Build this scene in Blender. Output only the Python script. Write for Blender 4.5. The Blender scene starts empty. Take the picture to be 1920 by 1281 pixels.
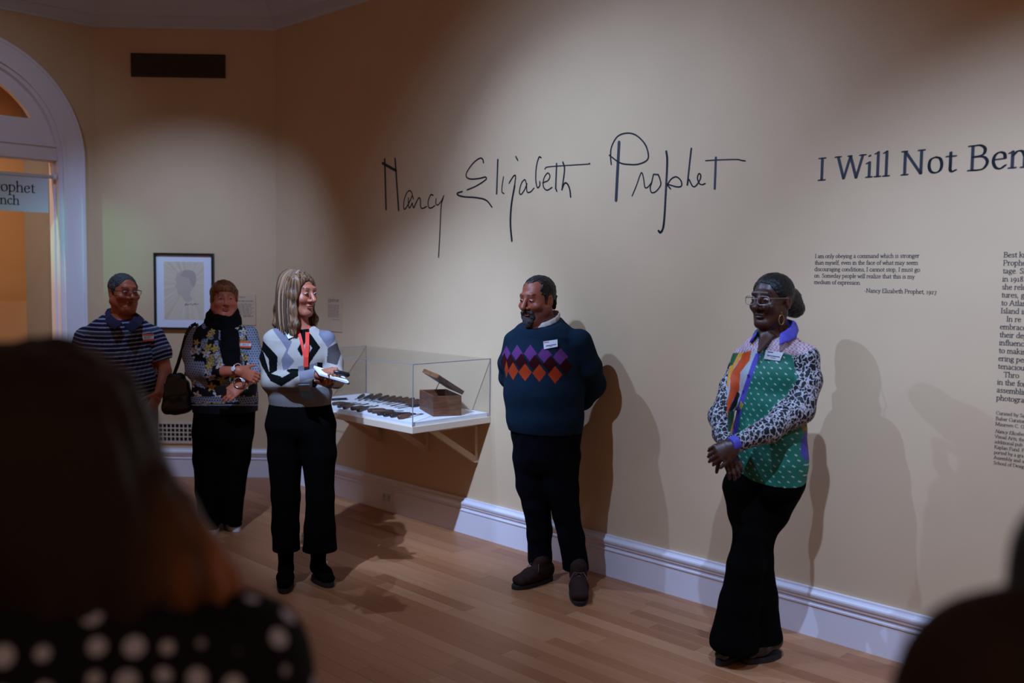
import bpy, bmesh, math, random
import numpy as np
from mathutils import Matrix, Vector

# ---------------------------------------------------------------- camera
F_PX, CX, CY, CAM_H = 1755.0, 960.0, 640.5, 1.70
PITCH, ROLL = math.radians(4.03), math.radians(0.795)
_fw = np.array([0, math.cos(PITCH), -math.sin(PITCH)])
_ri = np.array([1.0, 0, 0]); _up = np.cross(_ri, _fw)
RI = math.cos(ROLL) * _ri + math.sin(ROLL) * _up
UP = -math.sin(ROLL) * _ri + math.cos(ROLL) * _up
FW = _fw
CAM = np.array([0, 0, CAM_H])
scene = bpy.context.scene
col = scene.collection
cd = bpy.data.cameras.new('camera'); cam = bpy.data.objects.new('camera', cd); col.objects.link(cam)
cd.sensor_width = 36; cd.lens = F_PX / 1920 * 36; cd.clip_start = 0.05
cam.matrix_world = Matrix(((RI[0], UP[0], -FW[0], CAM[0]), (RI[1], UP[1], -FW[1], CAM[1]),
                           (RI[2], UP[2], -FW[2], CAM[2]), (0, 0, 0, 1)))
cd.dof.use_dof = True; cd.dof.focus_distance = 4.9; cd.dof.aperture_fstop = 1.7
scene.camera = cam

# ---------------------------------------------------------------- light
scene.view_settings.view_transform = 'Standard'
scene.view_settings.look = 'None'
scene.view_settings.exposure = 0.0
scene.view_settings.gamma = 1.0
scene.view_settings.use_curve_mapping = False
world = bpy.data.worlds.new('world'); scene.world = world; world.use_nodes = True
bg = world.node_tree.nodes['Background']
bg.inputs[0].default_value = (1.0, 0.56, 0.32, 1); bg.inputs[1].default_value = 0.185

SPOT_COL = (0.69, 1.03, 1.72)
def spot(name, loc, aim, watts, size, blend=0.9, radius=0.03, color=SPOT_COL):
    l = bpy.data.lights.new(name, 'SPOT'); o = bpy.data.objects.new(name, l); col.objects.link(o)
    l.energy = watts; l.spot_size = math.radians(size); l.spot_blend = blend; l.shadow_soft_size = radius; l.color = color
    o.location = loc
    d = Vector(aim) - Vector(loc)
    o.rotation_euler = d.to_track_quat('-Z', 'Y').to_euler()
    return o
# ceiling track spots
spot('track_spot', (-1.25, 3.15, 3.60), (0.55, 5.25, 1.55), 150, 84, 1.0, 0.02)
spot('track_spot', (-1.45, 4.85, 3.60), (0.75, 4.95, 0.95), 125, 88, 1.0, 0.02)
spot('track_spot', (0.55, 2.30, 3.60), (2.20, 3.60, 0.72), 262, 70, 1.0, 0.02)
spot('track_spot', (-1.35, 3.00, 3.60), (-0.72, 5.95, 0.80), 520, 42, 1.0, 0.02)
spot('track_spot', (-2.50, 5.40, 3.60), (-2.62, 7.66, 1.15), 145, 66, 1.0, 0.02)
spot('track_spot', (2.60, 1.90, 3.60), (2.0, 3.90, 0.55), 75, 52, 1.0, 0.02)

# ---------------------------------------------------------------- geometry of the room
def ray(x, y): return RI * ((x - CX) / F_PX) - UP * ((y - CY) / F_PX) + FW
def on_z(x, y, z=0.0):
    d = ray(x, y); return CAM + d * ((z - CAM_H) / d[2])
def on_plane(x, y, P, n):
    d = ray(x, y); return CAM + d * (((P - CAM) @ n) / (d @ n))
def at(x, y, D):
    d = ray(x, y); return CAM + d * (D / d[1])
def to_px(P):
    v = np.asarray(P) - CAM; z = v @ FW
    return CX + F_PX * (v @ RI) / z, CY - F_PX * (v @ UP) / z
A0 = math.radians(0.84)
MDIR = np.array([math.cos(A0 - math.pi / 4), math.sin(A0 - math.pi / 4), 0])   # along the lettered wall, towards the camera
MN = np.array([MDIR[1], -MDIR[0], 0])
BDIR = np.array([math.cos(A0), math.sin(A0), 0]); BN = np.array([math.sin(A0), -math.cos(A0), 0])
LDIR = np.array([-math.cos(A0 + math.pi / 4), -math.sin(A0 + math.pi / 4), 0]); LN = np.array([-LDIR[1], LDIR[0], 0])
CR = on_z(519, 894.8); CR = CR + MN * 0.0
CL = on_plane(182, 400, CR, BN); CL[2] = 0
Z = np.array([0, 0, 1.0])
def WM(a, d, z): return CR + MDIR * a + MN * d + Z * z
def WB(a, d, z): return CR - BDIR * a + BN * d + Z * z
def WL(s, d, z): return CL + LDIR * s + LN * d + Z * z
CEIL, CORN = 3.98, 3.64

# ---------------------------------------------------------------- materials
MATS = {}
def mat(name, color, rough=0.6, metal=0.0, noise=None, spec=None, emit=None, alpha=None, bump=None, sheen=None):
    """noise = (scale, amount, stretch) varies the colour a little; bump = (scale, strength)"""
    if name in MATS: return MATS[name]
    m = bpy.data.materials.new(name); m.use_nodes = True; nt = m.node_tree; b = nt.nodes['Principled BSDF']
    b.inputs['Base Color'].default_value = (*color, 1); b.inputs['Roughness'].default_value = rough
    b.inputs['Metallic'].default_value = metal
    if spec is not None: b.inputs['Specular IOR Level'].default_value = spec
    if sheen: b.inputs['Sheen Weight'].default_value = sheen
    if noise or bump:
        tc = nt.nodes.new('ShaderNodeTexCoord'); mp = nt.nodes.new('ShaderNodeMapping')
        nt.links.new(tc.outputs['Object'], mp.inputs[0])
    if noise:
        sc, amt, st = noise
        mp.inputs['Scale'].default_value = st
        n = nt.nodes.new('ShaderNodeTexNoise'); n.inputs['Scale'].default_value = sc; n.inputs['Detail'].default_value = 5
        nt.links.new(mp.outputs[0], n.inputs['Vector'])
        r = nt.nodes.new('ShaderNodeMapRange'); r.inputs[1].default_value = 0.3; r.inputs[2].default_value = 0.7
        r.inputs[3].default_value = 1 - amt; r.inputs[4].default_value = 1 + amt
        nt.links.new(n.outputs[0], r.inputs[0])
        v = nt.nodes.new('ShaderNodeVectorMath'); v.operation = 'SCALE'; v.inputs[0].default_value = color
        nt.links.new(r.outputs[0], v.inputs['Scale']); nt.links.new(v.outputs[0], b.inputs['Base Color'])
    if bump:
        n2 = nt.nodes.new('ShaderNodeTexNoise'); n2.inputs['Scale'].default_value = bump[0]; n2.inputs['Detail'].default_value = 3
        nt.links.new(tc.outputs['Object'], n2.inputs['Vector'])
        bp = nt.nodes.new('ShaderNodeBump'); bp.inputs['Strength'].default_value = bump[1]; bp.inputs['Distance'].default_value = 0.01
        nt.links.new(n2.outputs[0], bp.inputs['Height']); nt.links.new(bp.outputs[0], b.inputs['Normal'])
    MATS[name] = m
    return m

def mat_vcol(name, rough=0.8, pattern=None, spec=0.3, bump=None, sheen=None, sss=None):
    """Base colour comes from the mesh's own dye/skin colours ('tint'); where its alpha is 0 a woven or printed pattern takes over."""
    m = bpy.data.materials.new(name); m.use_nodes = True; nt = m.node_tree; b = nt.nodes['Principled BSDF']
    b.inputs['Roughness'].default_value = rough; b.inputs['Specular IOR Level'].default_value = spec
    if sheen: b.inputs['Sheen Weight'].default_value = sheen
    at_ = nt.nodes.new('ShaderNodeAttribute'); at_.attribute_name = 'tint'
    tc = nt.nodes.new('ShaderNodeTexCoord')
    out = at_.outputs['Color']
    if pattern:
        p = pattern(nt, tc)
        mx = nt.nodes.new('ShaderNodeMix'); mx.data_type = 'RGBA'
        nt.links.new(at_.outputs['Alpha'], mx.inputs['Factor'])
        nt.links.new(p, mx.inputs['A']); nt.links.new(out, mx.inputs['B']); out = mx.outputs['Result']
    nt.links.new(out, b.inputs['Base Color'])
    if bump:
        n2 = nt.nodes.new('ShaderNodeTexNoise'); n2.inputs['Scale'].default_value = bump[0]; n2.inputs['Detail'].default_value = 3
        nt.links.new(tc.outputs['Object'], n2.inputs['Vector'])
        bp = nt.nodes.new('ShaderNodeBump'); bp.inputs['Strength'].default_value = bump[1]; bp.inputs['Distance'].default_value = 0.004
        nt.links.new(n2.outputs[0], bp.inputs['Height']); nt.links.new(bp.outputs[0], b.inputs['Normal'])
    return m

# ---------------------------------------------------------------- object helpers
def tag(o, label=None, cat=None, group=None, kind=None):
    if label: o['label'] = label
    if cat: o['category'] = cat
    if group: o['group'] = group
    if kind: o['kind'] = kind
    return o
def empty(name, loc, label=None, cat=None, group=None):
    o = bpy.data.objects.new(name, None); col.objects.link(o); o.location = tuple(loc); o.empty_display_size = 0.1
    return tag(o, label, cat, group)
def link(name, me, m, parent=None):
    o = bpy.data.objects.new(name, me); col.objects.link(o)
    if m is not None and not me.materials: me.materials.append(m)
    if parent is not None:
        o.parent = parent; o.matrix_parent_inverse = Matrix.Translation(-Vector(parent.location)) if parent.rotation_euler.z == 0 else parent.matrix_world.inverted()
    return o
def mesh_np(name, V, Fq, smooth=True, tint=None):
    """numpy vertices and quads (or tris) -> mesh"""
    V = np.asarray(V, np.float32); Fq = np.asarray(Fq, np.int32)
    me = bpy.data.meshes.new(name); n = Fq.shape[1]
    me.vertices.add(len(V)); me.vertices.foreach_set('co', V.ravel())
    me.loops.add(Fq.size); me.loops.foreach_set('vertex_index', Fq.ravel())
    me.polygons.add(len(Fq)); me.polygons.foreach_set('loop_start', np.arange(0, Fq.size, n, dtype=np.int32))
    me.polygons.foreach_set('loop_total', np.full(len(Fq), n, np.int32))
    me.polygons.foreach_set('use_smooth', np.full(len(Fq), smooth))
    me.update(calc_edges=True)
    if tint is not None:
        a = me.color_attributes.new('tint', 'FLOAT_COLOR', 'POINT'); a.data.foreach_set('color', np.asarray(tint, np.float32).ravel())
    return me
class MB:
    """collects boxes, bars, tubes and prisms in world space, builds ONE mesh"""
    def __init__(s): s.v = []; s.f = []
    def poly(s, pts, faces):
        b = len(s.v); s.v += [tuple(map(float, p)) for p in pts]; s.f += [tuple(b + i for i in f) for f in faces]; return s
    def hexa(s, bot, top):
        return s.poly(list(bot) + list(top), [(3, 2, 1, 0), (4, 5, 6, 7), (0, 1, 5, 4), (1, 2, 6, 5), (2, 3, 7, 6), (3, 0, 4, 7)])
    def box(s, o, ax, ay, az):
        o, ax, ay, az = map(np.asarray, (o, ax, ay, az))
        b = [o, o + ax, o + ax + ay, o + ay]
        return s.hexa(b, [p + az for p in b])
    def prism(s, pts, ext):
        n = len(pts); pts = [np.asarray(p, float) for p in pts]; ext = np.asarray(ext, float)
        return s.poly(pts + [p + ext for p in pts], [tuple(range(n - 1, -1, -1)), tuple(range(n, 2 * n))] + [(i, (i + 1) % n, n + (i + 1) % n, n + i) for i in range(n)])
    def tube(s, pts, r, n=8, cap=True):
        pts = [np.asarray(p, float) for p in pts]; k = len(pts); rs = r if hasattr(r, '__len__') else [r] * k
        up = None; rings = []
        for i in range(k):
            t = pts[min(i + 1, k - 1)] - pts[max(i - 1, 0)]; t = t / (np.linalg.norm(t) + 1e-12)
            if up is None: up = np.array([0, 0, 1.0]) if abs(t[2]) < 0.9 else np.array([1.0, 0, 0])
            a = up - t * (up @ t); a /= np.linalg.norm(a) + 1e-12; c = np.cross(t, a); up = a
            rings.append([pts[i] + rs[i] * (math.cos(q) * a + math.sin(q) * c) for q in np.linspace(0, 2 * math.pi, n, endpoint=False)])
        V = [p for g in rings for p in g]; Fc = []
        for i in range(k - 1):
            for j in range(n): Fc.append((i * n + j, i * n + (j + 1) % n, (i + 1) * n + (j + 1) % n, (i + 1) * n + j))
        if cap: Fc += [tuple(range(n - 1, -1, -1)), tuple(range((k - 1) * n, k * n))]
        return s.poly(V, Fc)
    def mesh(s, name, smooth=False):
        me = bpy.data.meshes.new(name); me.from_pydata(s.v, [], s.f); me.update()
        if smooth:
            for p in me.polygons: p.use_smooth = True
        return me
    def build(s, name, m, parent=None, smooth=False, bevel=0):
        me = s.mesh(name, smooth)
        bm = bmesh.new(); bm.from_mesh(me); bmesh.ops.recalc_face_normals(bm, faces=bm.faces)
        if bevel: bmesh.ops.bevel(bm, geom=list(bm.edges), offset=bevel, segments=2, affect='EDGES', profile=0.6)
        bm.to_mesh(me); bm.free()
        return link(name, me, m, parent)

# ---------------------------------------------------------------- implicit surfaces -> meshes
def unit(v):
    v = np.asarray(v, float); return v / (np.linalg.norm(v) + 1e-12)
class Field:
    """smooth union / subtraction of tapered elliptic capsules and ellipsoids, meshed as one continuous surface"""
    def __init__(s): s.p = []; s.cut = []
    def cap(s, a, b, ra, rb, w=(1, 0, 0), k=0.02, op=1):
        ra = ra if hasattr(ra, '__len__') else (ra, ra); rb = rb if hasattr(rb, '__len__') else (rb, rb)
        s.p.append(['c', np.asarray(a, float), np.asarray(b, float), ra, rb, np.asarray(w, float), k, op]); return s
    def chain(s, nodes, w=(1, 0, 0), k=0.02):
        for (a, ra), (b, rb) in zip(nodes[:-1], nodes[1:]): s.cap(a, b, ra, rb, w, k)
        return s
    def ell(s, c, r, M=None, k=0.02, op=1):
        s.p.append(['e', np.asarray(c, float), np.asarray(r, float), np.eye(3) if M is None else np.asarray(M, float), k, op]); return s
    def plane(s, P, n, R=None):
        """removes the side the normal points to (within R of P only)"""
        s.cut.append((np.asarray(P, float), unit(n), R)); return s
    def add(s, other, grow=0.0, k=None):
        for q in other.p:
            q = list(q)
            if q[0] == 'c':
                q[3] = tuple(max(0.004, x + grow) for x in q[3]); q[4] = tuple(max(0.004, x + grow) for x in q[4])
            else: q[2] = np.maximum(0.004, q[2] + grow)
            s.p.append(q)
        return s
    def bounds(s):
        lo, hi = np.full(3, 1e9), np.full(3, -1e9)
        for q in s.p:
            l, h = s._bb(q)
            if q[-1] > 0: lo = np.minimum(lo, l); hi = np.maximum(hi, h)
        return lo, hi
    @staticmethod
    def _bb(q):
        if q[0] == 'c':
            ra, rb = max(q[3]), max(q[4])
            return np.minimum(q[1] - ra, q[2] - rb), np.maximum(q[1] + ra, q[2] + rb)
        e = np.sqrt(((q[3] * q[2][None, :]) ** 2).sum(1)); return q[1] - e, q[1] + e
    def grid(s, vox, zsteps=None):
        lo, hi = s.bounds(); lo = lo - 4 * vox; hi = hi + 4 * vox
        xs = np.arange(lo[0], hi[0], vox, dtype=np.float32); ys = np.arange(lo[1], hi[1], vox, dtype=np.float32)
        if zsteps is None: zs = np.arange(lo[2], hi[2], vox, dtype=np.float32)
        else:      # zsteps: list of (z_top, step) from below
            zs = [lo[2]]
            while zs[-1] < hi[2]:
                st = vox
                for zt, sp in zsteps:
                    if zs[-1] < zt: st = sp; break
                zs.append(zs[-1] + st)
            zs = np.array(zs, np.float32)
        return xs, ys, zs
    def eval(s, xs, ys, zs, vox, noise=None):
        d = np.full((len(xs), len(ys), len(zs)), 1.0, np.float32)
        for q in s.p:
            k, op = q[-2], q[-1]
            l, h = s._bb(q); m = k + 3 * vox + 0.004
            i0, i1 = np.searchsorted(xs, [l[0] - m, h[0] + m]); j0, j1 = np.searchsorted(ys, [l[1] - m, h[1] + m]); k0, k1 = np.searchsorted(zs, [l[2] - m, h[2] + m])
            if i0 >= i1 or j0 >= j1 or k0 >= k1: continue
            X = xs[i0:i1, None, None]; Y = ys[None, j0:j1, None]; ZZ = zs[None, None, k0:k1]
            if q[0] == 'c':
                a, b, ra, rb, w = q[1], q[2], q[3], q[4], q[5]
                ab = b - a; L2 = float(ab @ ab) + 1e-12; ax = ab / math.sqrt(L2)
                w = w - ax * (w @ ax)
                if np.linalg.norm(w) < 1e-3: w = np.cross(ax, [0, 1.0, 0.1])
                w = unit(w); n = np.cross(ax, w)
                px, py, pz = X - np.float32(a[0]), Y - np.float32(a[1]), ZZ - np.float32(a[2])
                sa = px * np.float32(ax[0]) + py * np.float32(ax[1]) + pz * np.float32(ax[2])
                L = np.float32(math.sqrt(L2)); t = np.clip(sa / L, 0, 1)
                e = sa - t * L
                u = px * np.float32(w[0]) + py * np.float32(w[1]) + pz * np.float32(w[2])
                v = px * np.float32(n[0]) + py * np.float32(n[1]) + pz * np.float32(n[2])
                rw = ra[0] + (rb[0] - ra[0]) * t; rd = ra[1] + (rb[1] - ra[1]) * t; rs = np.minimum(rw, rd)
                A, B, Cc = u / rw, v / rd, e / rs
                k0_ = np.sqrt(A * A + B * B + Cc * Cc); k1_ = np.sqrt((A / rw) ** 2 + (B / rd) ** 2 + (Cc / rs) ** 2) + 1e-6
                val = k0_ * (k0_ - 1) / k1_
                val = np.where(k0_ < 0.05, -rs, val)
            else:
                c, r, M = q[1], q[2], q[3]
                px, py, pz = X - np.float32(c[0]), Y - np.float32(c[1]), ZZ - np.float32(c[2])
                q3 = [(px * np.float32(M[0, i]) + py * np.float32(M[1, i]) + pz * np.float32(M[2, i])) for i in range(3)]
                k0_ = np.sqrt(sum((q3[i] / np.float32(r[i])) ** 2 for i in range(3)))
                k1_ = np.sqrt(sum((q3[i] / np.float32(r[i] ** 2)) ** 2 for i in range(3))) + 1e-6
                val = k0_ * (k0_ - 1) / k1_; val = np.where(k0_ < 0.05, -np.float32(min(r)), val)
            D = d[i0:i1, j0:j1, k0:k1]
            if op > 0:
                hh = np.maximum(k - np.abs(D - val), 0) / k
                d[i0:i1, j0:j1, k0:k1] = np.minimum(D, val) - hh * hh * (k * 0.25)
            else:
                hh = np.maximum(k - np.abs(D + val), 0) / k
                d[i0:i1, j0:j1, k0:k1] = np.maximum(D, -val) + hh * hh * (k * 0.25)
        X = xs[:, None, None]; Y = ys[None, :, None]; ZZ = zs[None, None, :]
        if noise is not None:
            m = np.abs(d) < 0.03
            I = np.nonzero(m)
            d[m] += noise(xs[I[0]], ys[I[1]], zs[I[2]])
        for P, n, R in s.cut:
            pl = (X - np.float32(P[0])) * np.float32(n[0]) + (Y - np.float32(P[1])) * np.float32(n[1]) + (ZZ - np.float32(P[2])) * np.float32(n[2])
            if R is None: d = np.maximum(d, pl)
            else:
                rr = (X - np.float32(P[0])) ** 2 + (Y - np.float32(P[1])) ** 2 + (ZZ - np.float32(P[2])) ** 2
                d = np.where(rr < R * R, np.maximum(d, pl), d)
        return d
    def mesh(s, vox=0.0035, zsteps=None, noise=None, smooth=1):
        xs, ys, zs = s.grid(vox, zsteps); d = s.eval(xs, ys, zs, vox, noise)
        d[0] = d[-1] = 1; d[:, 0] = d[:, -1] = 1; d[:, :, 0] = d[:, :, -1] = 1
        return surface_nets(d, xs, ys, zs, smooth)
def surface_nets(d, xs, ys, zs, smooth=1):
    ins = d < 0
    nx, ny, nz = d.shape
    cnt = np.zeros((nx - 1, ny - 1, nz - 1), np.int8)
    for i in (0, 1):
        for j in (0, 1):
            for k in (0, 1): cnt += ins[i:nx - 1 + i, j:ny - 1 + j, k:nz - 1 + k]
    act = (cnt > 0) & (cnt < 8)
    I, J, K = np.nonzero(act)
    idx = np.full(act.shape, -1, np.int32); idx[I, J, K] = np.arange(len(I))
    acc = np.zeros((len(I), 3), np.float32); n = np.zeros(len(I), np.float32)
    C8 = [(0, 0, 0), (1, 0, 0), (0, 1, 0), (1, 1, 0), (0, 0, 1), (1, 0, 1), (0, 1, 1), (1, 1, 1)]
    for a in range(8):
        for ax in range(3):
            if C8[a][ax]: continue
            b = list(C8[a]); b[ax] = 1
            ia, ja, ka = I + C8[a][0], J + C8[a][1], K + C8[a][2]; ib, jb, kb = I + b[0], J + b[1], K + b[2]
            da, db = d[ia, ja, ka], d[ib, jb, kb]; m = (da < 0) != (db < 0)
            t = np.where(m, da / np.where(m, da - db, 1), 0)
            p = np.stack([xs[ia] + t * (xs[ib] - xs[ia]), ys[ja] + t * (ys[jb] - ys[ja]), zs[ka] + t * (zs[kb] - zs[ka])], 1)
            acc[m] += p[m]; n += m
    V = acc / n[:, None]
    Q = []
    for ax in range(3):
        sl0 = [slice(1, -1)] * 3; sl1 = [slice(1, -1)] * 3; sl0[ax] = slice(0, -1); sl1[ax] = slice(1, None)
        s0, s1 = ins[tuple(sl0)], ins[tuple(sl1)]
        G = np.nonzero(s0 != s1); flip = s0[G]
        g = [G[0], G[1], G[2]]
        for o in range(3):
            if o != ax: g[o] = g[o] + 1
        u, v = (ax + 1) % 3, (ax + 2) % 3
        def cell(du, dv):
            c = [g[0].copy(), g[1].copy(), g[2].copy()]; c[u] -= du; c[v] -= dv; return idx[c[0], c[1], c[2]]
        q = np.stack([cell(1, 1), cell(0, 1), cell(0, 0), cell(1, 0)], 1)
        q[~flip] = q[~flip][:, ::-1]
        Q.append(q)
    Q = np.concatenate(Q); Q = Q[(Q >= 0).all(1)]
    for _ in range(smooth):
        S = np.zeros_like(V); c = np.zeros(len(V), np.float32)
        for a, b in ((0, 1), (1, 2), (2, 3), (3, 0)):
            for x, y in ((a, b), (b, a)):
                for k in range(3): S[:, k] += np.bincount(Q[:, x], V[Q[:, y], k], len(V)).astype(np.float32)
                c += np.bincount(Q[:, x], minlength=len(V)).astype(np.float32)
        V = V * 0.5 + 0.5 * S / np.maximum(c, 1)[:, None]
    return V, Q
_rng = np.random.RandomState(7); _lat = _rng.rand(32, 32, 32).astype(np.float32)
def vnoise(x, y, z):
    """smooth lattice noise in -1..1"""
    def sp(q):
        f = np.floor(q); t = q - f; return f.astype(np.int32) & 31, t * t * (3 - 2 * t)
    i, u = sp(x); j, v = sp(y); k, w = sp(z); i1, j1, k1 = (i + 1) & 31, (j + 1) & 31, (k + 1) & 31
    def L(a, b, t): return a + (b - a) * t
    r = L(L(L(_lat[i, j, k], _lat[i1, j, k], u), L(_lat[i, j1, k], _lat[i1, j1, k], u), v),
          L(L(_lat[i, j, k1], _lat[i1, j, k1], u), L(_lat[i, j1, k1], _lat[i1, j1, k1], u), v), w)
    return r * 2 - 1
def folds(amp, sx=12, sz=22):
    return lambda x, y, z: amp * (vnoise(x * sx + 3 + z * 4, y * sx + 5, z * sz + x * 6) + 0.5 * vnoise(x * sx * 2.1, y * sx * 2.1 + 9, z * sz * 1.9 + 2))
def inpoly(x, y, poly):
    r = np.zeros(len(x), bool); n = len(poly)
    for i in range(n):
        x0, y0 = poly[i]; x1, y1 = poly[(i + 1) % n]
        if y0 == y1: continue
        c = (y0 > y) != (y1 > y); r ^= c & (x < (x1 - x0) * (y - y0) / (y1 - y0) + x0)
    return r
def px_of(V):
    v = V - CAM[None, :]; z = v @ FW
    return CX + F_PX * (v @ RI) / z, CY - F_PX * (v @ UP) / z
def srgb(r, g, b):
    f = lambda c: (c / 255 / 12.92) if c / 255 <= 0.04045 else ((c / 255 + 0.055) / 1.055) ** 2.4
    return (f(r), f(g), f(b))
def tint_of(n, c):
    t = np.ones((n, 4), np.float32); t[:, :3] = c; return t

# ================================================================ the room
M_WALL = mat('wall_paint', (0.60, 0.42, 0.255), 0.85, noise=(3.0, 0.03, (1, 1, 1)), bump=(260, 0.04))
M_TRIM = mat('trim_paint', (0.74, 0.70, 0.76), 0.45, noise=(4.0, 0.02, (1, 1, 1)))
M_CEIL = mat('ceiling_paint', (0.55, 0.56, 0.62), 0.9, noise=(2.0, 0.03, (1, 1, 1)))
M_ORANGE = mat('orange_wall_paint', (0.66, 0.35, 0.15), 0.85, noise=(3.0, 0.03, (1, 1, 1)))
M_WHITE = mat('white_shelf_paint', (0.72, 0.56, 0.41), 0.5)
M_DECK = mat('white_deck_board', (0.86, 0.84, 0.86), 0.6)
M_BLACK = mat('black_lettering', (0.010, 0.011, 0.02), 0.6)
ROOM_R = 6.9     # how far the lettered wall runs towards the camera's side
LEFT_END = 5.2
T = 0.2
def struct(o): o['kind'] = 'structure'; return o
w = MB(); w.box(WM(0, 0, 0), MDIR * ROOM_R, -MN * T, Z * CEIL); struct(w.build('wall_right', M_WALL))
w = MB(); w.box(WB(-0.02, 0, 0), -BDIR * (np.linalg.norm((CL - CR)[:2]) + 0.04), -BN * T, Z * CEIL); struct(w.build('wall_back', M_WALL))
# left wall with its arched doorway
AC, AZ, AR, CAS = 1.01, 2.57, 0.745, 0.905
w = MB()
w.box(WL(0, 0, 0), LDIR * (AC - AR), -LN * T, Z * CEIL)
w.box(WL(AC + AR, 0, 0), LDIR * (LEFT_END - AC - AR), -LN * T, Z * CEIL)
th = np.linspace(0, math.pi, 41)
for a, b in zip(th[:-1], th[1:]):
    pa, pb = (AC - AR * math.cos(a), AZ + AR * math.sin(a)), (AC - AR * math.cos(b), AZ + AR * math.sin(b))
    q = [WL(pa[0], 0, pa[1]), WL(pb[0], 0, pb[1]), WL(pb[0], 0, CEIL), WL(pa[0], 0, CEIL)]
    w.hexa(q, [p - LN * T for p in q])
struct(w.build('wall_left', M_WALL))
# arched casing, two stepped bands
def arch_band(name, r0, r1, d0, d1, zb=0.0, parent=None, m=M_TRIM, zc=AZ):
    w = MB(); prof = [(AC - r, z) for r in (r0, r1) for z in (0,)]
    path = lambda r: [(AC - r, zb)] + [(AC - r * math.cos(a), zc + r * math.sin(a)) for a in th] + [(AC + r, zb)]
    P0, P1 = path(r0), path(r1)
    for i in range(len(P0) - 1):
        q = [WL(*P0[i][:1], d0, P0[i][1]), WL(P0[i + 1][0], d0, P0[i + 1][1]), WL(P1[i + 1][0], d0, P1[i + 1][1]), WL(P1[i][0], d0, P1[i][1])]
        w.hexa(q, [p + LN * (d1 - d0) for p in q])
    return w.build(name, m, parent)
door = struct(arch_band('door_1', AR, CAS, 0.0, 0.030))
struct(arch_band('casing_edge', CAS - 0.022, CAS, 0.030, 0.042, parent=door))
struct(arch_band('casing_bead', AR - 0.004, AR + 0.018, 0.030, 0.037, parent=door))
struct(arch_band('jamb_lining', AR - 0.03, AR, -T, 0.0, parent=door))
struct(arch_band('jamb_stop', AR - 0.045, AR - 0.03, -T + 0.05, -0.07, parent=door))
# fanlight over the transom
fan = struct(arch_band('fanlight_frame', 0.622, AR - 0.03, -0.12, -0.06, zb=2.60, parent=door))
tr = MB(); tr.box(WL(AC - AR + 0.03, -0.13, 2.545), LDIR * (2 * AR - 0.06), LN * 0.075, Z * 0.32)
tr.box(WL(AC - AR + 0.03, -0.14, 2.555), LDIR * (2 * AR - 0.06), LN * 0.11, Z * 0.12)
tr.box(WL(AC - AR + 0.03, -0.14, 2.66), LDIR * (2 * AR - 0.06), LN * 0.125, Z * 0.022)
struct(tr.build('transom', M_TRIM, door, bevel=0.003))
g = MB(); R_ = 0.63
pts = [WL(AC - R_ * math.cos(a), -0.094, AZ + R_ * math.sin(a)) for a in np.linspace(0.42, math.pi - 0.42, 24)]
g.prism(pts, LN * 0.004)
M_GLASS = bpy.data.materials.new('clear_acrylic'); M_GLASS.use_nodes = True
nt = M_GLASS.node_tree; nt.nodes.remove(nt.nodes['Principled BSDF'])
tb = nt.nodes.new('ShaderNodeBsdfTransparent'); tb.inputs[0].default_value = (0.985, 0.987, 0.987, 1)
gb = nt.nodes.new('ShaderNodeBsdfGlossy'); gb.inputs['Roughness'].default_value = 0.02
lw = nt.nodes.new('ShaderNodeLayerWeight'); lw.inputs[0].default_value = 0.5
pw = nt.nodes.new('ShaderNodeMath'); pw.operation = 'POWER'; pw.inputs[1].default_value = 4.0; nt.links.new(lw.outputs['Facing'], pw.inputs[0])
sc_ = nt.nodes.new('ShaderNodeMath'); sc_.operation = 'MULTIPLY_ADD'; sc_.inputs[1].default_value = 0.35; sc_.inputs[2].default_value = 0.03; nt.links.new(pw.outputs[0], sc_.inputs[0])
ms = nt.nodes.new('ShaderNodeMixShader')
nt.links.new(sc_.outputs[0], ms.inputs[0]); nt.links.new(tb.outputs[0], ms.inputs[1]); nt.links.new(gb.outputs[0], ms.inputs[2])
nt.links.new(ms.outputs[0], nt.nodes['Material Output'].inputs[0])
struct(g.build('pane', M_GLASS, door))
# the room beyond the arch
def beyond(name, a, b, z0, z1, m):
    w = MB(); d = unit(b - a); n = np.array([-d[1], d[0], 0])
    w.box(a + Z * z0, b - a, n * 0.05, Z * (z1 - z0)); return struct(w.build(name, m))
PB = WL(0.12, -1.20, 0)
beyond('wall_beyond_side', WL(0.12, -T, 0), PB, 0, CEIL, mat('beyond_side_taupe', (0.23, 0.20, 0.175), 0.85))  # side wall coloured darker and greyer than the orange back wall
beyond('wall_beyond_back', PB, WL(4.2, -1.2, 0), 0, CEIL, M_ORANGE)
w = MB(); w.box(WL(-0.1, -T, -0.06), LDIR * 4.4, -LN * 1.7, Z * 0.06); struct(w.build('floor_beyond', mat('floor_oak_far', (0.40, 0.22, 0.11), 0.4)))
w = MB(); w.box(WL(-0.1, -T, CEIL), LDIR * 4.4, -LN * 1.7, Z * 0.05); struct(w.build('ceiling_beyond', M_CEIL))
spot('gallery_spot_beyond', WL(2.1, -0.40, 3.8), WL(1.0, -1.2, 1.3), 215, 92, 0.9, 0.03, (1.0, 0.80, 0.62))
spot('green_display_spot', WL(3.0, 0.30, 2.5), WL(0.10, 0.0, 1.90), 80, 18, 1.0, 0.03, (0.10, 1.0, 0.62))
spot('doorway_spot', WL(1.6, 1.5, 3.75), WL(0.75, 0, 2.6), 15, 70, 1.0, 0.05, (0.74, 0.9, 1.3))

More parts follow.
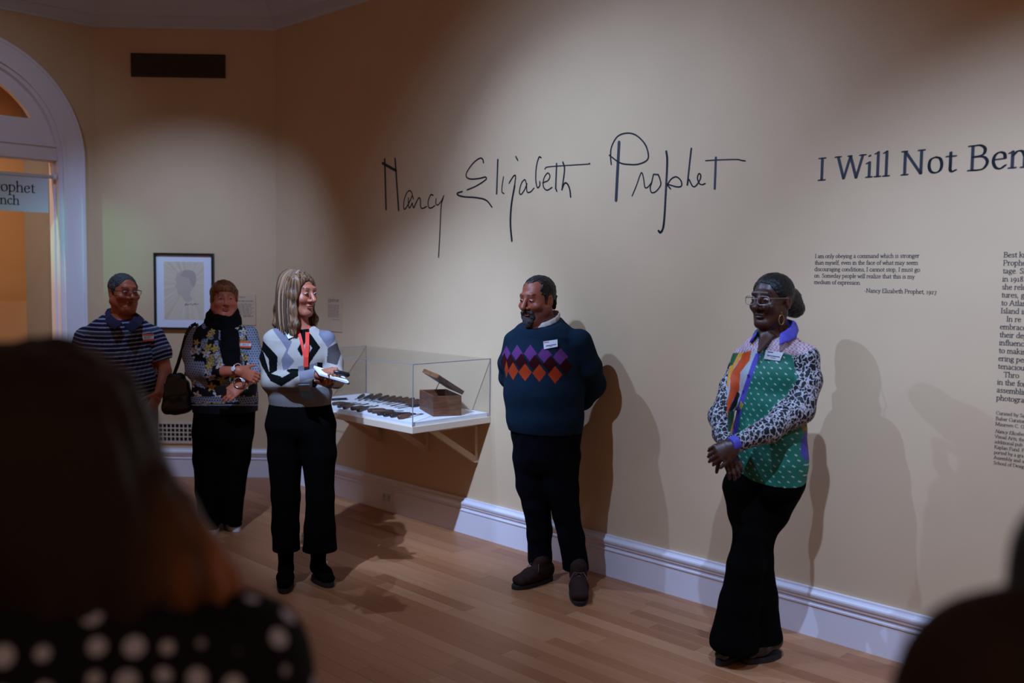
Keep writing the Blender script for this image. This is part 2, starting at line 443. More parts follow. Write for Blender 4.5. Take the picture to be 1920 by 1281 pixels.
# floor: strip boards laid along the lettered wall
w = MB(); w.poly([WM(-2.6, 0, -0.03) + BDIR * -0.2, WM(ROOM_R, 0, -0.03), WM(ROOM_R, 8.2, -0.03), WM(-2.6, 8.2, -0.03)], [(0, 1, 2, 3)])
w.poly([WM(-2.6, 0, -0.0125), WM(ROOM_R, 0, -0.0125), WM(ROOM_R, 8.2, -0.0125), WM(-2.6, 8.2, -0.0125)], [(0, 1, 2, 3)])
floor = struct(w.build('floor', mat('subfloor', (0.16, 0.08, 0.04), 0.8)))
mp = bpy.data.materials.new('oak_boards'); mp.use_nodes = True; nt = mp.node_tree; b = nt.nodes['Principled BSDF']
tc = nt.nodes.new('ShaderNodeTexCoord'); oi = nt.nodes.new('ShaderNodeObjectInfo')
va = nt.nodes.new('ShaderNodeVectorMath'); va.operation = 'MULTIPLY_ADD'; va.inputs[1].default_value = (1.6, 26, 26)
cmb = nt.nodes.new('ShaderNodeCombineXYZ'); mm = nt.nodes.new('ShaderNodeMath'); mm.operation = 'MULTIPLY'; mm.inputs[1].default_value = 57
nt.links.new(oi.outputs['Random'], mm.inputs[0])
for i in range(3): nt.links.new(mm.outputs[0], cmb.inputs[i])
nt.links.new(tc.outputs['Object'], va.inputs[0]); nt.links.new(cmb.outputs[0], va.inputs[2])
nz = nt.nodes.new('ShaderNodeTexNoise'); nz.inputs['Scale'].default_value = 1.0; nz.inputs['Detail'].default_value = 6; nz.inputs['Roughness'].default_value = 0.65
nt.links.new(va.outputs[0], nz.inputs['Vector'])
cr = nt.nodes.new('ShaderNodeValToRGB'); e = cr.color_ramp.elements
e[0].position = 0.0; e[0].color = (0.245, 0.085, 0.033, 1); e[1].position = 1.0; e[1].color = (0.47, 0.225, 0.112, 1)
k_ = cr.color_ramp.elements.new(0.5); k_.color = (0.35, 0.142, 0.060, 1)
m2 = nt.nodes.new('ShaderNodeMath'); m2.operation = 'MULTIPLY_ADD'; m2.inputs[1].default_value = 0.55; m2.inputs[2].default_value = -0.02
ad = nt.nodes.new('ShaderNodeMath'); ad.operation = 'MULTIPLY_ADD'; ad.inputs[1].default_value = 0.55
nt.links.new(nz.outputs[0], m2.inputs[0]); nt.links.new(oi.outputs['Random'], ad.inputs[0]); nt.links.new(m2.outputs[0], ad.inputs[2])
nt.links.new(ad.outputs[0], cr.inputs[0]); nt.links.new(cr.outputs[0], b.inputs['Base Color'])
b.inputs['Roughness'].default_value = 0.42; b.inputs['Specular IOR Level'].default_value = 0.4
rng = random.Random(5)
PWID, GAP = 0.083, 0.0007
lens = [0.55, 0.75, 0.95, 1.15, 1.4, 1.7]
def board_mesh(L):
    w_ = PWID - GAP; L -= GAP; c = 0.0010; t = 0.012
    v = [(0, 0, -t), (L, 0, -t), (L, w_, -t), (0, w_, -t), (0, 0, -c), (L, 0, -c), (L, w_, -c), (0, w_, -c), (c, c, 0), (L - c, c, 0), (L - c, w_ - c, 0), (c, w_ - c, 0)]
    f = [(0, 1, 5, 4), (1, 2, 6, 5), (2, 3, 7, 6), (3, 0, 4, 7), (4, 5, 9, 8), (5, 6, 10, 9), (6, 7, 11, 10), (7, 4, 8, 11), (8, 9, 10, 11)]
    me = bpy.data.meshes.new('board'); me.from_pydata(v, [], f); me.materials.append(mp); return me
bmeshes = {L: board_mesh(L) for L in lens}
RZ = math.atan2(MDIR[1], MDIR[0]) + math.pi
# board frame: x' = -MDIR (towards the far corner), y' = MN, so that z' is up
boards = []
row = 0
while row * PWID < 7.8:
    a = ROOM_R - rng.random() * 1.5
    amin = -2.4 if row * PWID > 0 else 0
    while a > -2.5:
        L = rng.choice(lens); c = WM(a - L / 2, (row + 0.5) * PWID, 0)
        inside = (c - CL) @ LN > -0.95 and (c - CR) @ BN > -0.95
        if inside: boards.append((a, row, L, c))
        a -= L
    row += 1
def seen(c, L):
    best = None
    for t in (-0.45, -0.2, 0.0, 0.2, 0.45):
        p = c + MDIR * (t * L)
        if p[1] < 0.5: continue
        x, y = to_px(p)
        if -30 < x < 1950 and 880 < y < 1310: best = (y if best is None else max(best, y))
    return best
ranked = sorted([(seen(b[3], b[2]) or -1, i) for i, b in enumerate(boards)], reverse=True)
single = {i for y, i in ranked[:300] if y > 0}
rest = MB(); nb = 0
for i, (a, r_, L, c) in enumerate(boards):
    o0 = WM(a, r_ * PWID, 0)
    if i in single:
        o = bpy.data.objects.new('board', bmeshes[L]); col.objects.link(o); o.parent = floor
        o.location = tuple(o0 + np.array([0, 0, rng.uniform(-0.0004, 0.0)])); o.rotation_euler = (0, 0, RZ); nb += 1
    else:
        rest.box(o0 - Z * 0.012, -MDIR * (L - GAP), MN * (PWID - GAP), Z * 0.0118)
rb = rest.build('board_remainder', mp, floor); rb['kind'] = 'stuff'

# ceiling and cornice, baseboards: profiles run round the three walls with mitred corners
def offset_path(d, ends):
    """points of the three-wall path pushed d into the room; ends = (left distance, right distance)"""
    def isect(p, u, q, v):
        A = np.array([[u[0], -v[0]], [u[1], -v[1]]]); t = np.linalg.solve(A, (q - p)[:2]); return p + u * t[0]
    c1 = isect(CL + LN * d, LDIR, CL + BN * d, BDIR); c2 = isect(CR + BN * d, BDIR, CR + MN * d, MDIR)
    return [CL + LN * d + LDIR * ends[0], c1, c2, CR + MN * d + MDIR * ends[1]]
def run(name, prof, seg, m, ends=(LEFT_END, ROOM_R), start=None):
    rings = []
    for d, z in prof:
        P = offset_path(d, ends); a, b_ = P[seg], P[seg + 1]
        if start is not None and seg == 0: a = CL + LN * d + LDIR * start
        rings.append((a + Z * z, b_ + Z * z))
    n = len(prof); w = MB()
    w.poly([r[0] for r in rings] + [r[1] for r in rings], [(i, (i + 1) % n, n + (i + 1) % n, n + i) for i in range(n)] + [tuple(range(n - 1, -1, -1)), tuple(range(n, 2 * n))])
    return struct(w.build(name, m))
base_prof = [(0, 0), (0.024, 0), (0.024, 0.150), (0.029, 0.1505), (0.029, 0.158), (0.022, 0.160), (0.022, 0.176), (0.029, 0.178), (0.030, 0.186), (0.036, 0.196), (0.038, 0.206), (0.036, 0.213), (0.024, 0.218), (0.019, 0.226), (0.018, 0.235), (0, 0.235)]
for seg, nm in enumerate(('left', 'back', 'right')):
    run('baseboard_' + nm, base_prof, seg, M_TRIM, start=AC - CAS if seg == 0 else None)
corn_prof = [(0, CORN), (0.012, CORN), (0.018, CORN + 0.018), (0.03, CORN + 0.022), (0.034, CORN + 0.085), (0.05, CORN + 0.09), (0.055, CORN + 0.105), (0.085, CORN + 0.15), (0.13, CORN + 0.19), (0.19, CORN + 0.215), (0.20, CORN + 0.235), (0.26, CORN + 0.24), (0.27, CORN + 0.30), (0.34, CORN + 0.31), (0.34, CEIL), (0, CEIL)]
for seg in range(3): run('trim_%d' % (seg + 1), corn_prof, seg, M_CEIL)
w = MB(); P = offset_path(0.0, (LEFT_END, ROOM_R)); far = [P[3] + MN * 4.6, P[0] + LN * 3.0]
w.prism([p + Z * CEIL for p in P + far], Z * 0.1); struct(w.build('ceiling', M_CEIL))

# slot vent high on the back wall
def pB(x, y): P = on_plane(x, y, CR, BN); return (CR - P) @ BDIR, P[2]
a0, z1 = pB(246, 100); a1, z0 = pB(423, 147)
vent = empty('air_vent', WB((a0 + a1) / 2, 0, z0), 'black slotted air vent high up on the back wall', 'vent')
M_VENT = mat('black_vent', (0.012, 0.010, 0.010), 0.5)
w = MB(); w.box(WB(a0, 0.0006, z0), BDIR * (a0 - a1), BN * 0.003, Z * (z1 - z0)); w.build('backing', mat('vent_dark', (0.002, 0.002, 0.002), 0.9), vent)
w = MB()
for o_, dx, dz in ((0, a0 - a1, 0.008), (z1 - z0 - 0.008, a0 - a1, 0.008)): w.box(WB(a0, 0.0036, z0 + o_), BDIR * dx, BN * 0.009, Z * dz)
for s_ in (a0, a1 + 0.008): w.box(WB(s_, 0.0036, z0), BDIR * 0.008, BN * 0.009, Z * (z1 - z0))
w.build('frame', M_VENT, vent)
w = MB(); nsl = 15
for i in range(nsl):
    z = z0 + 0.008 + (z1 - z0 - 0.016) * (i + 0.5) / nsl
    w.box(WB(a0 - 0.008, 0.0036, z - 0.002), BDIR * (a0 - a1 - 0.016), BN * 0.007, Z * 0.0035)
o = w.build('slats', mat('vent_slat', (0.11, 0.07, 0.05), 0.4), vent); o['kind'] = 'stuff'
# square-grid register low on the same wall
a0, z1 = pB(293, 790); a1, z0 = pB(420, 832)
reg = empty('wall_register', WB((a0 + a1) / 2, 0, z0), 'cream square-grid wall register just above the baseboard', 'vent')
M_REG = mat('register_paint', (0.62, 0.50, 0.38), 0.5)
w = MB(); w.box(WB(a0, 0.0006, z0), BDIR * (a0 - a1), BN * 0.002, Z * (z1 - z0)); w.build('backing', mat('vent_dark', (0.002, 0.002, 0.002), 0.9), reg)
w = MB(); fr = 0.02
w.box(WB(a0, 0.0026, z0), BDIR * (a0 - a1), BN * 0.012, Z * fr); w.box(WB(a0, 0.0026, z1 - fr), BDIR * (a0 - a1), BN * 0.012, Z * fr)
w.box(WB(a0, 0.0026, z0 + fr), BDIR * fr, BN * 0.012, Z * (z1 - z0 - 2 * fr)); w.box(WB(a1 + fr, 0.0026, z0 + fr), BDIR * fr, BN * 0.012, Z * (z1 - z0 - 2 * fr))
w.build('frame', M_REG, reg)
w = MB(); nv, nh = 15, 4
for i in range(1, nv): w.box(WB(a0 - fr - (a0 - a1 - 2 * fr) * i / nv + 0.0045, 0.0026, z0 + fr), BDIR * 0.009, BN * 0.008, Z * (z1 - z0 - 2 * fr))
for i in range(1, nh): w.box(WB(a0 - fr, 0.0026, z0 + fr + (z1 - z0 - 2 * fr) * i / nh - 0.0045), BDIR * (a0 - a1 - 2 * fr), BN * 0.0085, Z * 0.009)
o = w.build('grid_bars', M_REG, reg); o['kind'] = 'stuff'
# double socket under the display shelf
def pM(x, y): P = on_plane(x, y, CR, MN); return (P - CR) @ MDIR, P[2]
sa, sz = pM(731, 929)
sock = empty('wall_socket', WM(sa, 0.024, sz - 0.055), 'pale double electrical socket on the baseboard below the display shelf', 'socket')
w = MB(); w.box(WM(sa - 0.058, 0.0245, sz - 0.055), MDIR * 0.116, MN * 0.006, Z * 0.09); w.build('plate', M_TRIM, sock, bevel=0.002)
for q in (-0.026, 0.026):
    w = MB(); w.box(WM(sa + q - 0.017, 0.0305, sz - 0.038), MDIR * 0.034, MN * 0.002, Z * 0.056); r_ = w.build('receptacle', mat('socket_white', (0.5, 0.5, 0.55), 0.4), sock)
    w = MB()
    for u in (-0.009, 0.006): w.box(WM(sa + q + u, 0.0325, sz - 0.01), MDIR * 0.003, MN * 0.0006, Z * 0.014)
    w.build('slots', mat('vent_dark', (0.002, 0.002, 0.002), 0.9), r_)

# ================================================================ lettering
def cr_spline(P, n=8):
    P = np.asarray(P, float); out = []
    Q = np.vstack([2 * P[0] - P[1], P, 2 * P[-1] - P[-2]])
    for i in range(1, len(Q) - 2):
        p0, p1, p2, p3 = Q[i - 1], Q[i], Q[i + 1], Q[i + 2]
        for t in np.linspace(0, 1, n, endpoint=False):
            out.append(0.5 * (2 * p1 + (p2 - p0) * t + (2 * p0 - 5 * p1 + 4 * p2 - p3) * t * t + (3 * p1 - p0 - 3 * p2 + p3) * t ** 3))
    out.append(P[-1]); return np.array(out)
def hull(P):
    P = sorted(map(tuple, np.round(P, 6)))
    def half(pts):
        h = []
        for p in pts:
            while len(h) >= 2 and (h[-1][0] - h[-2][0]) * (p[1] - h[-2][1]) - (h[-1][1] - h[-2][1]) * (p[0] - h[-2][0]) <= 0: h.pop()
            h.append(p)
        return h
    a, b_ = half(P), half(P[::-1]); return a[:-1] + b_[:-1]
def sweep(polys, pts, nib):
    """nib: (n,2) outline, or list of outlines per point; appends convex pieces"""
    per = isinstance(nib, list)
    for i in range(len(pts) - 1):
        A = (nib[i] if per else nib) + pts[i]; B = (nib[i + 1] if per else nib) + pts[i + 1]
        polys.append(hull(np.vstack([A, B])))
# serif hand-cut alphabet: each glyph = (advance, strokes); 'c' curve, 'l' line, 's' foot serif, 'f' flag serif
G = {}
def g_(ch, adv, *st): G[ch] = (adv, st)
c, l = 'c', 'l'
def ser(x, y, w=0.075): return (l, (x - w, y), (x + w, y))
def flag(x, y): return (l, (x - 0.075, y - 0.035), (x, y))
g_('a', .41, (c, (.07, .37), (.13, .43), (.22, .43), (.28, .37), (.29, .28)), (l, (.29, .3), (.29, .06)), (c, (.29, .06), (.32, .01), (.38, .03)), (c, (.29, .26), (.13, .21), (.06, .11), (.10, .02), (.2, .01), (.29, .09)))
g_('b', .46, (l, (.09, .70), (.09, .03)), (c, (.09, .33), (.2, .43), (.34, .38), (.39, .22), (.34, .06), (.2, 0), (.09, .05)), flag(.09, .69))
g_('c', .39, (c, (.34, .36), (.26, .43), (.13, .39), (.06, .22), (.12, .05), (.24, 0), (.35, .08)))
g_('d', .47, (l, (.37, .70), (.37, 0)), (c, (.37, .37), (.25, .43), (.11, .37), (.06, .21), (.1, .05), (.22, .01), (.37, .1)), flag(.37, .69), (l, (.37, .01), (.44, .02)))
g_('e', .41, (l, (.07, .24), (.35, .26)), (c, (.35, .26), (.32, .39), (.21, .43), (.1, .36), (.06, .2), (.12, .04), (.24, .0), (.36, .08)))
g_('f', .28, (c, (.33, .65), (.27, .69), (.18, .64), (.15, .5)), (l, (.15, .52), (.15, 0)), (l, (.04, .42), (.29, .42)), ser(.15, 0))
g_('g', .42, (c, (.31, .39), (.2, .43), (.09, .38), (.07, .27), (.13, .18), (.24, .17), (.32, .25), (.31, .36), (.2, .43)), (c, (.13, .18), (.09, .1), (.14, .05), (.3, .03), (.37, -.07), (.28, -.19), (.12, -.19), (.05, -.11), (.13, .02)), (l, (.28, .4), (.40, .43)))
g_('h', .47, (l, (.09, .70), (.09, 0)), (c, (.09, .31), (.2, .42), (.32, .41), (.37, .28)), (l, (.37, .29), (.37, 0)), ser(.09, 0), ser(.37, 0), flag(.09, .69))
g_('i', .22, (l, (.11, .43), (.11, 0)), (l, (.105, .60), (.115, .62)), ser(.11, 0), flag(.11, .43))
g_('j', .22, (c, (.11, .43), (.11, .0), (.06, -.16), (-.02, -.19)), (l, (.105, .60), (.115, .62)), flag(.11, .43))
g_('k', .45, (l, (.09, .70), (.09, 0)), (l, (.09, .2), (.32, .42)), (l, (.18, .27), (.40, 0)), ser(.09, 0), flag(.09, .69), ser(.33, .42, .06))
g_('l', .22, (l, (.11, .70), (.11, 0)), ser(.11, 0), flag(.11, .69))
g_('m', .71, (l, (.09, .43), (.09, 0)), (c, (.09, .31), (.2, .42), (.3, .41), (.35, .28)), (l, (.35, .29), (.35, 0)), (c, (.35, .31), (.46, .42), (.56, .41), (.61, .28)), (l, (.61, .29), (.61, 0)), ser(.09, 0), ser(.35, 0), ser(.61, 0), flag(.09, .42))
g_('n', .48, (l, (.09, .43), (.09, 0)), (c, (.09, .31), (.2, .42), (.32, .41), (.38, .28)), (l, (.38, .29), (.38, 0)), ser(.09, 0), ser(.38, 0), flag(.09, .42))
g_('o', .46, (c, (.23, .43), (.1, .37), (.06, .21), (.11, .05), (.23, .0), (.36, .06), (.4, .22), (.35, .38), (.23, .43)))
g_('p', .47, (l, (.09, .43), (.09, -.22)), (c, (.09, .33), (.2, .43), (.34, .38), (.4, .22), (.34, .06), (.22, 0), (.09, .05)), ser(.09, -.22), flag(.09, .42))
g_('q', .47, (l, (.38, .43), (.38, -.22)), (c, (.38, .37), (.25, .43), (.11, .37), (.06, .21), (.1, .05), (.22, .01), (.38, .1)), ser(.38, -.22))
g_('r', .33, (l, (.09, .43), (.09, 0)), (c, (.09, .29), (.17, .41), (.27, .43), (.30, .39)), ser(.09, 0), flag(.09, .42))
g_('s', .34, (c, (.28, .36), (.2, .43), (.1, .39), (.09, .31), (.18, .23), (.28, .15), (.27, .05), (.17, 0), (.06, .08)))
g_('t', .29, (c, (.14, .53), (.14, .2), (.14, .06), (.19, .0), (.28, .04)), (l, (.04, .42), (.27, .42)))
g_('u', .47, (l, (.09, .43), (.09, .14)), (c, (.09, .15), (.13, .03), (.23, .01), (.37, .11)), (l, (.37, .43), (.37, 0)), flag(.09, .43), flag(.37, .43), (l, (.37, .01), (.44, .02)))
g_('v', .43, (l, (.06, .42), (.22, .0)), (l, (.22, 0), (.37, .42)), ser(.06, .42, .06), ser(.37, .42, .05))
g_('w', .63, (l, (.05, .42), (.18, 0)), (l, (.18, 0), (.31, .42)), (l, (.31, .42), (.44, 0)), (l, (.44, 0), (.57, .42)), ser(.05, .42, .06), ser(.57, .42, .05))
g_('x', .43, (l, (.07, .42), (.36, 0)), (l, (.36, .42), (.07, 0)), ser(.07, 0, .05), ser(.36, 0, .05), ser(.07, .42, .05), ser(.36, .42, .05))
g_('y', .43, (l, (.06, .42), (.22, .02)), (c, (.37, .42), (.22, .02), (.14, -.16), (.04, -.19)), ser(.06, .42, .06), ser(.37, .42, .05))
g_('z', .39, (l, (.06, .42), (.33, .42)), (l, (.33, .42), (.06, 0)), (l, (.06, 0), (.34, 0)))
g_('A', .62, (l, (.06, 0), (.3, .66)), (l, (.3, .66), (.56, 0)), (l, (.15, .22), (.46, .22)), ser(.06, 0), ser(.56, 0))
g_('B', .56, (l, (.12, .65), (.12, 0)), (c, (.12, .65), (.32, .65), (.43, .55), (.38, .40), (.12, .35)), (c, (.12, .35), (.4, .34), (.50, .2), (.42, .04), (.28, 0), (.12, 0)), ser(.10, .65, .07), ser(.10, 0, .07))
g_('C', .60, (c, (.54, .53), (.44, .64), (.27, .64), (.12, .52), (.07, .32), (.13, .12), (.28, .01), (.45, .02), (.56, .13)))
g_('D', .66, (l, (.12, .65), (.12, 0)), (c, (.12, .65), (.34, .65), (.53, .54), (.6, .33), (.53, .11), (.34, .0), (.12, 0)), ser(.10, .65, .07), ser(.10, 0, .07))
g_('E', .54, (l, (.12, .65), (.12, 0)), (l, (.06, .65), (.46, .65)), (l, (.12, .34), (.40, .34)), (l, (.06, 0), (.49, 0)), (l, (.46, .65), (.46, .55)), (l, (.49, 0), (.49, .11)))
g_('F', .50, (l, (.12, .65), (.12, 0)), (l, (.06, .65), (.46, .65)), (l, (.12, .34), (.39, .34)), ser(.12, 0), (l, (.46, .65), (.46, .55)))
g_('I', .27, (l, (.13, .65), (.13, 0)), ser(.13, .65, .09), ser(.13, 0, .09))
g_('K', .60, (l, (.12, .65), (.12, 0)), (l, (.12, .29), (.48, .65)), (l, (.23, .38), (.55, 0)), ser(.12, .65), ser(.12, 0), ser(.47, .65), ser(.54, 0, .06))
g_('M', .80, (l, (.12, .65), (.09, 0)), (l, (.12, .65), (.40, .03)), (l, (.40, .03), (.67, .65)), (l, (.67, .65), (.71, 0)), ser(.09, 0), ser(.71, 0), ser(.1, .65, .05), ser(.69, .65, .05))
g_('N', .70, (l, (.12, .65), (.12, 0)), (l, (.12, .65), (.57, 0)), (l, (.57, .65), (.57, .0)), ser(.12, 0), ser(.1, .65, .06), ser(.57, .65))
g_('O', .68, (c, (.34, .65), (.16, .57), (.07, .33), (.15, .09), (.33, 0), (.52, .08), (.61, .33), (.53, .57), (.34, .65)))
g_('P', .54, (l, (.12, .65), (.12, 0)), (c, (.12, .65), (.34, .65), (.46, .54), (.44, .38), (.31, .29), (.12, .29)), ser(.12, 0), ser(.10, .65, .07))
g_('R', .58, (l, (.12, .65), (.12, 0)), (c, (.12, .65), (.34, .65), (.44, .54), (.42, .4), (.3, .33), (.12, .33)), (l, (.27, .33), (.54, 0)), ser(.12, 0), ser(.10, .65, .07))
g_('S', .47, (c, (.39, .54), (.28, .65), (.14, .61), (.10, .49), (.2, .38), (.35, .28), (.4, .15), (.31, .02), (.17, .01), (.07, .12)))
g_('T', .58, (l, (.29, .65), (.29, 0)), (l, (.05, .65), (.53, .65)), ser(.29, 0), (l, (.05, .65), (.05, .55)), (l, (.53, .65), (.53, .55)))
g_('V', .62, (l, (.07, .65), (.31, 0)), (l, (.31, 0), (.55, .65)), ser(.07, .65), ser(.55, .65))
g_('W', .88, (l, (.06, .65), (.25, 0)), (l, (.25, 0), (.44, .65)), (l, (.44, .65), (.63, 0)), (l, (.63, 0), (.81, .65)), ser(.06, .65), ser(.81, .65), ser(.42, .65, .04))
g_('1', .33, (l, (.17, .43), (.17, 0)), ser(.17, 0, .09), flag(.17, .43))
g_('2', .42, (c, (.07, .33), (.15, .43), (.29, .4), (.31, .28), (.07, 0)), (l, (.07, 0), (.36, .0)))
g_('7', .42, (l, (.06, .42), (.36, .42)), (l, (.36, .42), (.15, -.2)))
g_('8', .44, (c, (.22, .34), (.1, .45), (.15, .6), (.29, .61), (.34, .48), (.22, .34), (.08, .2), (.13, .02), (.3, .02), (.36, .17), (.22, .34)))
g_('9', .44, (c, (.37, .24), (.26, .1), (.12, .12), (.07, .27), (.15, .42), (.28, .42), (.37, .27), (.31, .02), (.12, -.2)))
g_('.', .2, (l, (.09, .02), (.11, .02)))
g_(',', .2, (l, (.10, .03), (.06, -.1)))
g_('-', .3, (l, (.06, .21), (.24, .21)))
g_(' ', .24)
def pen(wd, ht, ang, n=8):
    t = np.linspace(0, 2 * math.pi, n, endpoint=False); x, y = wd / 2 * np.cos(t), ht / 2 * np.sin(t); a = math.radians(ang)
    return np.stack([x * math.cos(a) - y * math.sin(a), x * math.sin(a) + y * math.cos(a)], 1)
def text_width(s): return sum(G[ch][0] for ch in s)
def text_polys(s, size, x0=0, y0=0, weight=1.0, slant=0.0, seg=5, n=8, track=0.0):
    nib = pen(0.082 * weight, 0.036 * weight, 14, n); polys = []; x = 0
    for ch in s:
        adv, st = G[ch]
        for s_ in st:
            P = np.array(s_[1:], float); P = cr_spline(P, seg) if s_[0] == 'c' else P
            sub = []; sweep(sub, P + [x, 0], nib)
            polys += [[((px + slant * py) * size + x0, py * size + y0) for px, py in q] for q in sub]
        x += adv + track
    return polys
def letter_obj(name, polys, place, m, parent=None, thick=None):
    """flat cut lettering; place(u, v) -> world"""
    w = MB()
    for q in polys: w.poly([place(u, v) for u, v in q], [tuple(range(len(q)))])
    me = w.mesh(name); return link(name, me, m, parent)
def wallM(u, v): return WM(u, 0.0015, v)
# signature, traced as pen strokes
sig_a = [  # points in enlarged tracing units, pen width
 ('l', 21, (190, 360), (202, 790)), ('l', 20, (279, 355), (310, 797)), ('l', 25, (172, 394), (288, 458)),
 ('c', 11, (436, 700), (418, 640), (392, 634), (362, 690), (352, 765), (364, 788), (398, 735), (428, 668)), ('c', 11, (394, 692), (394, 750), (404, 778), (425, 738)),
 ('c', 12, (425, 735), (438, 776), (452, 748), (482, 692), (496, 712), (498, 765), (515, 782), (550, 765)), ('c', 12, (605, 669), (585, 666), (563, 720), (568, 770), (590, 778), (620, 758)),
 ('c', 11, (632, 700), (628, 738), (645, 752), (675, 720), (698, 672)), ('c', 13, (694, 680), (674, 770), (663, 1000), (652, 1200)),
 ('c', 13, (1037, 390), (1030, 360), (1005, 352), (950, 392), (895, 470), (892, 512), (930, 530), (1000, 525), (1050, 513), (1062, 528), (1035, 552), (970, 592), (897, 623)),
 ('c', 14, (855, 637), (815, 650), (818, 666), (870, 682), (980, 690), (1060, 712), (1110, 770)),
 ('l', 17, (1160, 364), (1150, 655)), ('c', 11, (1209, 510), (1197, 590), (1196, 640), (1213, 655)), ('l', 14, (1315, 337), (1331, 370)),
 ('c', 13, (1257, 566), (1268, 545), (1298, 502), (1312, 508), (1302, 600)), ('c', 20, (1304, 590), (1278, 740), (1268, 900), (1280, 1060)),
 ('c', 12, (1407, 580), (1392, 536), (1362, 568), (1345, 640), (1360, 661), (1390, 620), (1410, 570)), ('c', 12, (1406, 585), (1412, 640), (1440, 640), (1470, 608)),
 ('c', 13, (1531, 346), (1512, 345), (1490, 430), (1486, 540), (1500, 603), (1520, 585), (1520, 552)), ('c', 12, (1545, 562), (1590, 542), (1607, 505), (1588, 478), (1557, 520), (1550, 590), (1580, 625), (1625, 602)),
 ('c', 11, (1563, 444), (1590, 426), (1738, 414), (1930, 402), (1946, 394)), ('l', 16, (1664, 398), (1656, 612)), ('l', 14, (1656, 610), (1666, 634)),
 ('c', 15, (1718, 385), (1732, 450), (1710, 622)), ('c', 14, (1711, 615), (1733, 566), (1757, 572), (1777, 620), (1784, 684))]
sig_b = [
 ('c', 14, (486, 405), (480, 330), (490, 250), (540, 165), (620, 136), (700, 155), (775, 230), (804, 320), (790, 370), (720, 402), (640, 405), (560, 390), (470, 326)), ('l', 29, (553, 214), (527, 712)),
 ('c', 11, (665, 674), (700, 590), (735, 492), (750, 478), (764, 530), (775, 600), (800, 598), (835, 555)), ('c', 12, (848, 490), (832, 560), (820, 605), (832, 645), (870, 635), (910, 580), (902, 525), (888, 490)), ('l', 15, (850, 489), (888, 492)),
 ('c', 20, (958, 292), (966, 380), (956, 600), (942, 850), (930, 950), (908, 988), (892, 974)), ('c', 13, (960, 590), (1000, 530), (1045, 511), (1084, 545), (1087, 588), (1050, 597), (972, 578), (994, 614)),
 ('c', 16, (1173, 267), (1164, 340), (1138, 580)), ('c', 12, (1140, 580), (1150, 532), (1166, 560), (1185, 592), (1212, 588), (1248, 532), (1252, 495), (1237, 484), (1225, 520), (1240, 566), (1265, 578), (1291, 568)),
 ('l', 20, (1383, 345), (1373, 612)), ('c', 12, (1296, 372), (1400, 366), (1560, 362), (1604, 370), (1634, 374))]
polys = []
for strokes, ox in ((sig_a, 680), (sig_b, 1040)):
    for kind, wd, *P in strokes:
        P = np.array(P, float); P = cr_spline(P, 8) if kind == 'c' else P
        W_ = np.array([pM(ox + x / 4.574, 220 + y / 4.574) for x, y in P])
        mid = W_[len(W_) // 2]; q = pM(ox + P[len(P) // 2][0] / 4.574, 220 + P[len(P) // 2][1] / 4.574 + 1.0); upx = abs(mid[1] - q[1])
        sweep(polys, W_, pen(wd / 4.574 * upx * 1.0, wd / 4.574 * upx, 0, 10))
tag(letter_obj('wall_signature', polys, wallM, M_BLACK), 'large black handwritten signature across the beige wall', 'lettering')
def fit_line(text, xa, ya, xb, yb, **kw):
    """a line of text whose baseline runs between two pixels of the photograph, on the lettered wall"""
    a, b_ = pM(xa, ya), pM(xb, yb); size = (b_[0] - a[0]) / (text_width(text) - 0.1); return text_polys(text, size, a[0], a[1] + 0, **kw), size
def size_line(text, xa, ya, size, **kw):
    a = pM(xa, ya); return text_polys(text, size, a[0], a[1], **kw)
a, b_ = pM(1533, 338.6), pM(1790, 321.2)
sz = (b_[0] - a[0]) / (text_width('I Will Not') + 9 * 0.028 - 0.03)
tag(letter_obj('wall_title', text_polys('I Will Not Bend', sz, a[0], (a[1] + b_[1]) / 2, weight=1.05, seg=8, n=12, track=0.028), wallM, M_BLACK), 'large black serif title lettering at the upper right of the wall', 'lettering')
M_GREYTXT = mat('grey_lettering', (0.022, 0.022, 0.04), 0.6)
Q = ['I am only obeying a command which is stronger', 'than myself, even in the face of what may seem', 'discouraging conditions, I cannot stop, I must go', 'on. Someday people will realize that this is my', 'medium of expression.']
a = pM(1528, 483.8); b_ = pM(1724, 482.6); sz = (b_[0] - a[0]) / text_width(Q[0]); polys = []
z5 = pM(1527, 532.2)[1]; dz = (a[1] - z5) / 4
for i, t in enumerate(Q): polys += text_polys(t, sz, a[0], a[1] - dz * i, weight=1.12, seg=3, n=6)
q = pM(1620.6, 548.2); polys += text_polys('-Nancy Elizabeth Prophet, 1927', sz, q[0], q[1], weight=1.12, seg=3, n=6)
tag(letter_obj('wall_quote', polys, wallM, M_GREYTXT), 'small grey quotation paragraph above the patchwork shirt, under the title', 'lettering')
R1 = ['Best kn', 'Prophe', 'tage. Sh', 'in 1918.', 'she relo', 'tures, ga', 'to Atlan', 'Island in', '   In re', 'embrace', 'their dep', 'influence', 'to makin', 'ering per', 'tenacious', '   Thro', 'in the for', 'assemblin', 'photograp']
a = pM(1881.5, 482.5); e_ = pM(1869, 750); dz = (a[1] - e_[1]) / 18; polys = []
for i, t in enumerate(R1): polys += text_polys(t, dz / 1.02, a[0], a[1] - dz * i, weight=1.12, seg=3, n=6)
tag(letter_obj('wall_paragraph', polys, wallM, M_GREYTXT), 'grey introduction paragraph cut off by the right edge of the photo', 'lettering')
R2 = ['Curated by Sa', 'Baker Curator', 'Maureen C. O']; R3 = ['Nancy Elizabeth', 'Visual Arts, the', 'additional pub', 'Kaplan Fund. P', 'ported by a gra', 'Assembly and a', 'School of Desig']
a = pM(1867.5, 777); e_ = pM(1866.5, 797.5); dz = (a[1] - e_[1]) / 2; polys = []
